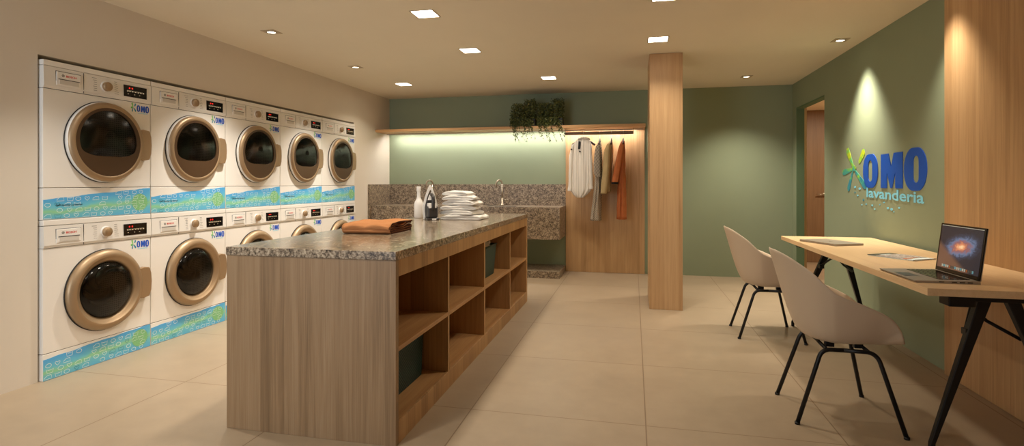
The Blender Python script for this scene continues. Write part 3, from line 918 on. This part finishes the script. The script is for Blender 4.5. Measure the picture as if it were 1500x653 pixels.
side_coat('hanging_dress', -.425, [(1.73,-.445,-.412,.03),(1.70,-.46,-.405,.10),(1.64,-.468,-.402,.155),(1.4,-.475,-.40,.16),(1.1,-.50,-.40,.165),(.90,-.525,-.405,.17),(.72,-.548,-.408,.175)],
          [(1.675,-.465,-.410,.13),(1.58,-.485,-.405,.155),(1.45,-.493,-.405,.165),(1.33,-.496,-.402,.17),(1.275,-.465,-.405,.17)], 'grey_check', 'grey_stripe', 'grey knitted dress with striped sleeve, second garment from the left on the rail', 'dress', 2)
hanger(-.275, 7.08, R(90), 'hanger_wood', 'dark hanger holding the beige jacket, third from the left', .34)
side_coat('hanging_jacket', -.275, [(1.74,-.30,-.262,.03),(1.70,-.325,-.255,.10),(1.62,-.335,-.25,.13),(1.4,-.34,-.268,.13),(1.2,-.345,-.283,.13),(1.09,-.35,-.285,.13)],
          [(1.70,-.325,-.275,.12),(1.62,-.362,-.28,.15),(1.4,-.378,-.29,.165),(1.2,-.398,-.305,.17),(1.065,-.408,-.330,.17)], 'beige_cloth', 'beige_cloth', 'beige jacket hanging third from the left on the rail', 'jacket', 5)
hanger(-.127, 7.08, R(90), 'hanger_wood', 'dark hanger holding the orange coat, right end of the row', .34)
side_coat('hanging_coat', -.127, [(1.745,-.145,-.112,.03),(1.71,-.165,-.105,.10),(1.62,-.18,-.10,.15),(1.4,-.195,-.098,.16),(1.1,-.205,-.09,.165),(.74,-.213,-.084,.17)],
          [(1.70,-.165,-.108,.12),(1.60,-.195,-.118,.15),(1.45,-.225,-.145,.165),(1.3,-.252,-.172,.17),(1.20,-.270,-.188,.175)], 'orange_cloth', 'orange_cloth', 'long orange coat hanging at the right end of the row of clothes', 'coat', 8, mcuff='black_cloth')

# ------------------------------------------------------------------ trailing plants on the shelf
def plant(cx, lab, seed, w=.325):
    rn = random.Random(seed)
    p = thing('potted_trailing_plant', (cx, 7.03, 1.9415), lab, 'plant', 'trailing plants on the oak shelf')
    b = MB(M['pot']); b.box((-w/2+.03, -.08, 0), (w/2-.002, .09, .10), .004); b.obj('pot', p)
    def leaf(b, q, s):
        d = Vector((rn.uniform(-1,1), rn.uniform(-1,.6), rn.uniform(-.8,.8))).normalized()
        a = d.orthogonal().normalized(); a.rotate(Matrix.Rotation(rn.uniform(0,6), 3, d)); q = Vector(q)
        n = d.cross(a)*s*.15
        b.face([b.bm.verts.new(q+o) for o in (d*-s*.1, d*s*.35+a*s*.42+n, d*s, d*s*.35-a*s*.42+n)])
    b = MB(M['leaf'])
    for i in range(2300):
        x = rn.uniform(-w/2, w/2); top = .29+(.05 if x > .02 else 0)+.022*noise.noise((x*25, seed, 0))-.03*(abs(x)*2/w)**6
        if abs(x-.005) < .012: top -= .02
        z = rn.uniform(.0, top)
        y = rn.uniform(-.14, .12) if z > .1 else rn.uniform(-.165, -.09)
        if z <= .1 and x > w/2-.05 and rn.random() < .8: continue
        leaf(b, (x, y, z), rn.uniform(.016, .028))
    for i in range(60):     # upright sprigs at the top
        x = rn.uniform(-w/2, w/2); z0 = .27+(.05 if x > .02 else 0); y = rn.uniform(-.1, .1)
        for k in range(5): leaf(b, (x+rn.uniform(-.006,.006), y, z0+k*.009), .016)
    b.obj('foliage', p)
    b = MB(M['leaf'])
    for x0 in [rn.uniform(-w/2+.01, -.04) for _ in range(9)]+[rn.uniform(.01, w/2-.03) for _ in range(8)]:
        x, z = x0, .02; L = rn.uniform(.08, .25); drift = rn.uniform(.0, .42); pts = []
        k = 0
        while k*.012 < L:
            q = (x+drift*k*.012, -.15-.006*math.sin(k), z-k*.012); pts.append(q)
            if rn.random() < (.95 if k < 8 else .6): leaf(b, (q[0]+rn.uniform(-.012,.012), q[1], q[2]), rn.uniform(.016, .024))
            k += 1
        if len(pts) > 1: b.tube([(x, -.11, .05)]+pts, .0009, 4)
    b.obj('trailing_stems', p)
plant(-1.415, 'left trailing green plant on the oak shelf', 11)
plant(-1.055, 'right trailing green plant on the oak shelf, above the clothes rail end', 23)

# ------------------------------------------------------------------ things on the island
CT = .8885
def serpentine(L, h, layers, th, n=6, front=0):
    """centre line of a cloth folded over itself (y,z)"""
    pts = []; dz = (h-th)/(layers-1)
    for k in range(layers):
        z = th/2+k*dz; ys = [L*i/10 for i in range(11)]
        if k % 2: ys = ys[::-1]
        pts += [(y, z) for y in ys]
        if k < layers-1:
            yc = L if k % 2 == 0 else 0; sgn = 1 if k % 2 == 0 else -1
            for i in range(1, n):
                a = -PI/2+PI*i/n; pts.append((yc+sgn*math.cos(a)*dz/2, z+dz/2+math.sin(a)*dz/2))
    return pts
def folded(name, w, L, h, layers, m, medge, seed, wav=.004, sag=.0, nx=18, fill=.92, pinch=False, wrap=0):
    b = MB(M[m], M[medge]); th = h/layers*fill; c = serpentine(L, h, layers, th)
    N = len(c); off = []
    for i in range(N):
        a = Vector(c[max(i-1, 0)]); q = Vector(c[min(i+1, N-1)]); d = (q-a).normalized(); off.append(Vector((-d.y, d.x))*th/2)
    ring = [Vector(c[i])+off[i] for i in range(N)]+[Vector(c[i])-off[i] for i in range(N-1, -1, -1)]
    P = []
    for i in range(nx+1):
        x = w*(i/nx-.5); row = []
        for q in ring:
            t = q.y/h
            x2 = x*(1+.03*noise.noise((q.x*6, t*5, seed)))
            dz = wav*noise.noise((x*9, q.x*9, seed))*t*1.6-sag*t*(2*abs(x)/w)**3
            dy = wav*1.6*noise.noise((x*7, t*6, seed+4))
            zq = q.y
            if pinch: zq = h/2+(zq-h/2)*max(.12, 1-(2*abs(x)/w)**5)**.5-.2*h*(2*abs(x)/w)**4; dz *= .8
            if wrap: zq += wrap
            row.append(Vector((x2, q.x-L/2+dy, max(.0004, zq+dz))))
        P.append(row)
    V = b.grid(P, closed_v=True)
    # end caps: quads across the strip thickness
    b.use(M[medge])
    for Rw in (V[0], V[-1]):
        for i in range(N-1): b.face([Rw[i], Rw[i+1], Rw[2*N-2-i], Rw[2*N-1-i]])
    if wrap:        # one outer turn of cloth around the rolled front edge
        H = h+2*wrap; t_ = wrap*.86; outer = []; inner = []
        for i in range(9): outer.append((L/2*1.02-L*.92*i/8, 0)); inner.append((L/2*1.02-L*.92*i/8, t_))
        cy = -L*.41
        for i in range(1, 12):
            a = -PI/2-PI*i/12; outer.append((cy+math.cos(a)*H/2*1.15, H/2+math.sin(a)*H/2)); inner.append((cy+math.cos(a)*(H/2-t_)*1.15, H/2+math.sin(a)*(H/2-t_)))
        for i in range(13): outer.append((-L*.40+L*.93*i/12, H)); inner.append((-L*.40+L*.93*i/12, H-t_))
        ring = outer+inner[::-1]; m_ = len(outer); b.use(M[m]); P = []
        for i in range(nx+1):
            x = w*1.02*(i/nx-.5); P.append([Vector((x+.008*noise.noise((q[0]*8, q[1]*9, seed)), q[0]+.01*noise.noise((x*7, q[1]*9, 2)), max(.0003, q[1]+wav*(q[1]/H)**2*(noise.noise((x*8, q[0]*7, seed+1))+.25*math.sin(q[0]*16))))) for q in ring])
        V = b.grid(P, closed_v=True); b.use(M[medge])
        for Rw in (V[0], V[-1]):
            for i in range(m_-1): b.face([Rw[i], Rw[i+1], Rw[2*m_-2-i], Rw[2*m_-1-i]])
    return b.obj(name)
o = folded('folded_cloth', .305, .36, .044, 3, 'brown_cloth', 'brown_edge', 3, .012, .004, fill=.80, wrap=.011)
o.location = (-1.60, 3.20, CT); o.rotation_euler = (0, 0, R(3)); tag(o, 'tan folded cloth with dark edges lying on the near part of the countertop', 'cloth')

bt = thing('spray_bottle', (-1.877, 4.537, CT), 'white long-necked bottle standing on the granite countertop', 'bottle')
b = MB(M['white_plastic']); b.lathe([(0,0),(.036,0),(.041,.004),(.041,.118),(.040,.128),(.034,.145),(.023,.166),(.018,.178),(.0165,.19),(.0150,.235),(.0150,.2365),(0,.2365)], n=40); b.obj('body', bt)
b = MB(M['white_plastic']); b.lathe([(0,.237),(.0185,.237),(.0195,.24),(.0195,.276),(.017,.281),(0,.281)], n=32); b.obj('cap', bt)

# iron standing on its heel, tip up, handle side to the front right
ir = thing('clothes_iron', (-1.705, 4.37, CT), 'grey and white clothes iron standing upright beside the folded white clothes', 'iron', rz=R(34))
# local: x across, z up (tip), -y = handle side
def arch(w, h, n=16):
    out = [(-w*.82, 0), (-w*.95, .03), (-w, .10)]
    L = [(-w, .10)]+[(-w*(1-(i/n))**.72, .10+(h-.10)*(i/n)**.92) for i in range(1, n)]
    pts = [(-w*.86, 0)]+[(-w*.96, .05)]+L+[(0, h)]
    return pts+[(-u, v) for u, v in pts[::-1][1:]]
fr = ((0, 0, .002), (1,0,0), (0,0,1), (0,-1,0))
b = MB(M['chrome']); b.prism(arch(.064, .290), fr, -.012, -.004); b.obj('soleplate', ir, bevel=.001)
b = MB(M['white_plastic']); b.ringprism(arch(.067, .294), arch(.049, .252), fr, -.0035, .022); b.obj('skirt', ir, bevel=.002)
b = MB(M['iron_grey']); b.prism([(u*.8, v*.82+.004) for u, v in arch(.062, .27)], fr, -.003, .050)
b.box((-.052, -.13, .000), (.052, -.002, .018), .004); b.box((-.044, -.115, .018), (.044, -.045, .118), .012); b.obj('body', ir, bevel=.003)
b = MB(M['iron_grey']); b.tube(fillet([(0,-.055,.10), (0,-.12,.085), (0,-.125,.20), (0,-.045,.215)], .03), .015, 14); b.obj('handle', ir)
b = MB(M['white_plastic']); b.box((-.038, -.122, .100), (.030, -.047, .142), .006); b.obj('water_tank', ir)
b = MB(M['white_plastic']); b.prism([(-.032,.165),(.032,.165),(.02,.205),(0,.235),(-.02,.205)], fr, .0505, .060); b.box((-.012, -.134, .002), (.024, -.1305, .014), .001); b.obj('nose_cover', ir, bevel=.002)

zz = CT; rn = random.Random(5)
stack = [(.35, .25, .040, .025, 0), (.30, .24, .040, .00, -7), (.31, .23, .038, -.012, 6), (.29, .23, .040, .010, -4), (.28, .23, .038, -.01, 6), (.22, .20, .036, -.03, -5)]
SL = ['bottom folded white garment of the stack on the countertop', 'second folded white garment from the bottom of the stack', 'third folded white garment from the bottom of the stack',
      'fourth folded white garment from the bottom of the stack', 'fifth folded white garment, just under the top one of the stack', 'topmost folded white garment of the stack on the countertop']
for i, (w, L, h, dx, a) in enumerate(stack):
    o = folded('folded_garment', w, L, h, 2, 'towel', 'towel', 11+i*3, .010, .0, fill=.97, pinch=True, nx=30)
    o.location = (-1.452+dx, 4.475, zz); o.rotation_euler = (R(0), 0, R(a)); zz += h+.002
    tag(o, SL[i], 'folded garment', 'stack of folded white garments')

# ------------------------------------------------------------------ desk
dk = thing('desk', (1.565, 3.8, 0), 'long pale wooden desk with black trestle legs along the right wall', 'desk')
def dpart(name, mb_, bevel=0, par=None):
    o = mb_.obj(name, par or dk, bevel=bevel); o.matrix_parent_inverse = Matrix.Translation((-1.565, -3.8, 0)); return o
b = MB(M['maple']); b.box((1.222, 2.632, .720), (1.903, 4.97, .752), .0015); dpart('tabletop', b)
def leg(name, top, foot, w0, w1, d0, d1):
    b = MB(M['black_metal']); top = Vector(top); foot = Vector(foot); a = foot+Vector((0,0,.035)); P = []
    for p, w, d in ((top, w0, d0), (a, w1, d1), (foot, w1, d1)):
        P.append([p+Vector((sx*w/2, sy*d/2, 0)) for sx, sy in ((-1,-1),(1,-1),(1,1),(-1,1))])
    V = b.grid(P, closed_v=True, smooth=False); b.face(V[0]); b.face(V[-1][::-1]); dpart(name, b, .004)
for yt, yf, sgn in ((2.83, 2.775, 1), (4.78, 4.94, -1)):
    b = MB(M['black_metal']); b.box((1.42, yt-.03, .690), (1.86, yt+.03, .7195), .003); b.box((1.42, yt-.11*sgn-.03, .692), (1.88, yt-.11*sgn+.03, .7195), .003); b.box((1.325, yt-.11*sgn-.04, .668), (1.425, yt-.11*sgn+.04, .7195), .004); b.box((1.42, yt-.06, .702), (1.75, yt+.06, .7195), .002); dpart('crossbar', b)
    leg('leg', (1.535, yt, .689), (1.305, yf, 0), .052, .022, .040, .024)
    leg('leg', (1.635, yt, .689), (1.855, yf, 0), .052, .022, .040, .024)
    b = MB(M['black_metal']); b.tube([(1.475, yt+.16*sgn, .705), (1.60, yt+.10*sgn, .56), (1.69, yt+.02*sgn, .50)], .008, 8); dpart('brace', b)
    b = MB(M['black_metal']); b.tube([(1.60, yt+.18*sgn, .705), (1.47, yt+.01*sgn, .54)], .008, 8); b.box((1.455, yt-.02, .515), (1.49, yt+.02, .545), .003); dpart('brace', b)

# ------------------------------------------------------------------ laptops and magazine
lp = thing('laptop', (1.365, 2.952, .7525), 'open laptop showing a space picture on the near end of the desk', 'laptop')
b = MB(M['alu']); b.prism([(-.128,.006),(-.12,.0),(.128,.0),(.128,.014),(-.128,.009)], ((0,0,0),(1,0,0),(0,0,1),(0,1,0)), -.178, .178)
b.use(M['black_gloss'])
for y in (-.02, .03, .06, .09): b.box((y-.012, -.1784, .004), (y+.008, -.178, .008))
bs = b.obj('base', lp, bevel=.001)
b = MB(M['black_gloss'], M['grey_print'])
def deck(x): return .009+(x+.128)/.256*.005
for r in range(6):
    for k in range(14):
        x = .095-r*.021; y = -.148+k*.0212
        b.box((x-.0085, y, deck(x)+.0002), (x+.0085, y+.0185, deck(x)+.0022))
b.box((-.022, -.153, deck(-.02)-.0006), (.112, .153, deck(.1)-.0026)); 
b.obj('keyboard', bs)
b = MB(M['steel_dark']); b.box((-.112, -.055, deck(-.112)-.001), (-.038, .055, deck(-.112)+.0012), .0004); b.obj('trackpad', bs)
lid = MB(M['black_gloss'], M['alu']); T = R(7)
lid.use(M['alu']); lid.box((.0035, -.178, .0), (.0065, .178, .236), .001); lid.use(M['black_gloss']); lid.box((-.002, -.178, .0), (.0034, .178, .236), .001)
lo_ = lid.obj('screen_lid', lp); lo_.location = (.124, 0, .013); lo_.rotation_euler = (0, T, 0)
b = MB(M['screen'], M['white_print'], M['lightblue'], M['orange_print'], M['grey_print'])
b.box((-.0004, -.166, -.103), (0, .166, .106))
b.use(M['white_print']); b.box((-.0006, -.166, .103), (-.0004, .166, .106))
cols = ['white_print', 'lightblue', 'grey_print', 'orange_print', 'white_print', 'lightblue']
for k in range(17):
    b.use(M[cols[(k*5+k//3) % 6]]); y = .125-k*.0152; b.box((-.0006, y-.012, -.097), (-.0004, y, -.085))
d = b.obj('display', lo_); d.location = (-.0021, 0, .122)

cl = thing('laptop', (1.431, 4.442, .7525), 'thin closed laptop lying at the far end of the desk', 'laptop', rz=R(25))
b = MB(M['alu']); b.box((-.118, -.176, 0), (.118, .176, .008), .003); b.obj('base', cl)
b = MB(M['alu']); b.box((-.118, -.176, .0085), (.118, .176, .0145), .0028); lidc = b.obj('lid', cl)
b = MB(M['steel_dark']); b.lathe([(0,0),(.011,0),(.011,.0005),(0,.0005)], (0, 0, .0146), n=20); b.lathe([(0,0),(.004,0),(.003,.0005),(0,.0005)], (.016, -.004, .0146), n=10); b.obj('mark', lidc)

mg = thing('magazine', (1.57, 3.683, .7525), 'glossy open magazine lying on the desk between the two laptops', 'magazine', rz=R(-57))
b = MB(M['white_print']); b.box((-.135, -.098, 0), (.135, .098, .004), .001); b.obj('pages', mg)
b = MB(M['mag'], M['olive_print'], M['white_print'], M['orange_print'], M['black_print']); 
P = [[Vector((-.136+.272*i/12, -.099+.198*j/6, .0045+.004*math.sin(PI*i/12)*(.6+.4*j/6))) for j in range(7)] for i in range(13)]
b.grid(P)
b.use(M['olive_print']); b.box((-.1365, -.099, .0046), (-.085, .099, .0072)); b.use(M['white_print']); b.box((-.098, -.05, .0073), (-.083, .04, .0076)); b.box((.090, -.085, .0046), (.132, .085, .0072))
b.use(M['orange_print']); b.box((.070, -.09, .0060), (.089, .03, .0078)); b.use(M['black_print']); b.box((.085, -.02, .0060), (.090, .09, .0079)); b.box((.1325, -.099, .0046), (.1365, .099, .0068))
b.obj('cover', mg)

# ------------------------------------------------------------------ chairs
def make_chair():
    ch = thing('shell_chair', (1.02, 3.13, 0), 'beige shell chair with black legs at the near end of the desk', 'chair', 'beige shell chairs at the desk')
    half = [(.292,0,.412),(.278,.12,.414),(.250,.19,.440),(.219,.222,.503),(.164,.252,.563),(.061,.280,.616),(-.064,.288,.667),(-.114,.278,.705),(-.173,.248,.766),(-.245,.170,.823),(-.287,.09,.849),(-.304,0,.855)]
    full = half+[(x, -y, z) for x, y, z in half[::-1][1:-1]]
    rim = catmull(full, 8, True)
    prof = [(0,0),(.18,.0),(.36,.004),(.48,.02),(.57,.075),(.645,.17),(.71,.29),(.78,.45),(.86,.65),(.93,.83),(1,1)]
    pc = catmull([(a, c, 0) for a, c in prof], 2)
    S0 = Vector((.02, 0, .398)); b = MB(M['shell']); P = []
    for r in rim:
        dz = r.z-S0.z; row = []
        low = max(0.0, min(1.0, (dz-.03)/.2))
        for q in pc[1:]:
            h_, g_ = q.x, q.y
            hh = h_*low+(1-low)*(h_); row.append(Vector((S0.x+(r.x-S0.x)*hh, (r.y)*hh*(1 if h_ > .9 else 1), S0.z+dz*g_+.004*0)))
        P.append(row)
    V = b.grid(P, closed_u=True); c0 = b.bm.verts.new(S0)
    for i in range(len(V)): b.face([V[i][0], V[(i+1) % len(V)][0], c0], True)
    o = b.obj('seat_shell', ch); md = o.modifiers.new('thickness', 'SOLIDIFY'); md.thickness = .011; md.offset = 0
    m2 = o.modifiers.new('smooth', 'SUBSURF'); m2.levels = 1; m2.render_levels = 1
    for s in (-1, 1):
        zt = .374
        b = MB(M['black_metal']); b.tube(fillet([(-.01, s*.17, zt), (-.105, s*.168, zt), (-.223, s*.192, .004)], .05, 8), .0105, 12); b.lathe([(0,0),(.0125,0),(.0125,.012),(0,.012)], (-.223, s*.192, 0), n=14); b.obj('leg', ch)
        b = MB(M['black_metal']); b.tube(fillet([(-.01, s*.17, zt), (.135, s*.178, zt), (.229, s*.258, .004)], .05, 8), .0105, 12); b.lathe([(0,0),(.0125,0),(.0125,.012),(0,.012)], (.229, s*.258, 0), n=14); b.obj('leg', ch)
    b = MB(M['black_metal'])
    for x in (-.085, .10): b.tube([(x, -.17, .376), (x, 0, .384), (x, .17, .376)], .009, 10)
    for x, y in ((-.05,-.10),(-.05,.10),(.08,-.10),(.08,.10)): b.box((x-.02, y-.015, .372), (x+.02, y+.015, .396), .003)
    b.obj('seat_frame', ch)
    return ch
ch = make_chair()
copy_tree(ch, (1.02, 4.64, 0), 'beige shell chair with black legs at the far end of the desk', 'beige shell chairs at the desk')

# ------------------------------------------------------------------ big logo on the right wall
lg = thing('wall_logo', (XR, 4.7, 1.16), 'blue lettering sign with green splash on the green wall above the desk', 'wall sign', None)
inv = Matrix.Translation((-XR, -4.7, -1.16))
fr = ((XR-.0005, 5.231, 1.16), (0,-1,0), (0,0,1), (-1,0,0))
def lpart(name, mb_):
    o = mb_.obj(name, lg); o.matrix_parent_inverse = inv; return o
b = MB(M['blue']); letters(b, fr, .004); lpart('lettering', b)
b = MB(M['splash'])
for a, c, w0, w1 in PETALS: b.prism(teardrop(a, c, w0, w1*1.05), fr, 0, .002)
b.prism([(-.185+.042*math.cos(2*PI*i/24)*(1+.3*math.sin(5*2*PI*i/24)), .17+.026*math.sin(2*PI*i/24)*(1+.3*math.sin(5*2*PI*i/24))) for i in range(24)], fr, .002, .003)
lpart('splash', b)
b = MB(M['lightblue'])
U = Vector((0,-1,-.024)); text_bm(b, 'lavanderia', ((XR-.0005, 5.15, 1.083), U, (0,0,1), (-1,0,0)), .935, .083, d1=.003, bold=.02)
lpart('subtitle', b)
for i, (y, z, r) in enumerate([(5.399,1.163,.016),(5.298,1.151,.017),(5.218,1.054,.013),(5.043,1.014,.012),(4.759,1.004,.014),(4.696,.997,.016),(4.575,1.014,.012),(4.995,.985,.010),(4.824,1.046,.009),(5.34,1.09,.012),(5.40,1.115,.010),(5.25,1.01,.008),(5.16,1.02,.010),(4.9,1.025,.008),(4.66,.98,.007)]):
    b = MB(M['splash_teal'] if i in (2, 10) else M['lightblue'])
    b.prism([(5.231-y+r*1.3*math.cos(2*PI*k/14), z-1.16+r*.62*math.sin(2*PI*k/14)) for k in range(14)], fr, 0, .002); lpart('droplet', b)


# ------------------------------------------------------------------ ceiling lights
def panel(x, y, lab):
    p = thing('ceiling_panel_light', (x, y, ZC), lab, 'ceiling light', 'square ceiling lights')
    b = MB(M['trim_white']); o, i = .088, .078
    b.ringprism([(-o,-o),(o,-o),(o,o),(-o,o)], [(-i,-i),(i,-i),(i,i),(-i,i)], ((0,0,0),(1,0,0),(0,1,0),(0,0,-1)), .0005, .004); b.obj('frame', p)
    b = MB(M['panel_light']); b.face([b.bm.verts.new(q) for q in ((-i,i,-.003),(i,i,-.003),(i,-i,-.003),(-i,-i,-.003))]); b.obj('diffuser', p, fix=False)
    d = bpy.data.lights.new('panel_lamp', 'AREA'); d.shape = 'SQUARE'; d.size = .15; d.energy = PANEL_W; d.color = WARM; d.spread = R(PANEL_SPREAD)
    l = bpy.data.objects.new('lamp', d); COL.objects.link(l); l.parent = p; l.location = (0, 0, -.006)
    return p
for x, y, lab in ((-1.477, 3.69, 'square glowing ceiling light above the near part of the island'), (-1.477, 4.80, 'square glowing ceiling light above the far part of the island'),
                  (-2.79, 6.26, 'square glowing ceiling light by the white wall above the sink counter'), (-.965, 6.25, 'square glowing ceiling light in front of the trailing plants'),
                  (.205, 4.78, 'square glowing ceiling light directly in front of the oak pillar'), (.205, 3.69, 'square glowing ceiling light cut by the top edge of the photo'),
                  (-1.477, 2.58, 'square ceiling light added above the near end of the island, out of frame'), (-1.477, 1.47, 'square ceiling light added before the near end of the island, out of frame')):  # these two are unseen, added to light the near half of the room
    panel(x, y, lab)
def downlight(x, y, lab, w=SPOT_W, ang=80, tx=0, ty=0, col=(1, .89, .73)):
    p = thing('round_downlight', (x, y, ZC), lab, 'downlight', 'small round downlights')
    b = MB(M['trim_white']); o = .06; n = 32
    b.box((-o, -o, -.004), (o, o, -.0005), .001); b.obj('plate', p)
    b = MB(M['chrome']); b.lathe([(.042,-.0042),(.042,-.008),(.034,-.008),(.034,-.0045)], n=32); b.obj('ring', p)
    b = MB(M['lens']); b.lathe([(0,-.0050),(.033,-.0050)], n=32, smooth=False); b.obj('lens', p)
    d = bpy.data.lights.new('downlight_lamp', 'SPOT'); d.energy = w; d.color = col; d.spot_size = R(ang); d.spot_blend = 1.0; d.shadow_soft_size = .05
    l = bpy.data.objects.new('lamp', d); COL.objects.link(l); l.parent = p; l.location = (0, 0, -.03); l.rotation_euler = (ty, tx, 0)
downlight(-2.872, 3.856, 'round downlight near the white wall above the tumble dryers, nearer one', w=160, ang=98, col=(1, .94, .85))
downlight(-2.872, 5.219, 'round downlight near the white wall above the tumble dryers, farther one', w=145, ang=98, col=(1, .94, .85))
downlight(1.736, 5.151, 'round downlight close to the green wall above the wall sign')
downlight(1.273, 6.673, 'round downlight in the far right corner before the green back wall', ang=112, w=115)
downlight(1.736, 3.79, 'round downlight above the near end of the desk, out of frame', w=62)
downlight(-2.872, 2.49, 'round downlight added above the nearest dryer, out of frame', w=80, ang=84, col=(1, .94, .85))  # unseen lamp, added to brighten the floor at the near left
hl = bpy.data.lights.new('hall_lamp', 'AREA'); hl.energy = 30; hl.color = (1, .84, .64); hl.size = .3
ho = bpy.data.objects.new('hall_lamp', hl); COL.objects.link(ho); ho.location = (3.0, 7.6, 2.28)
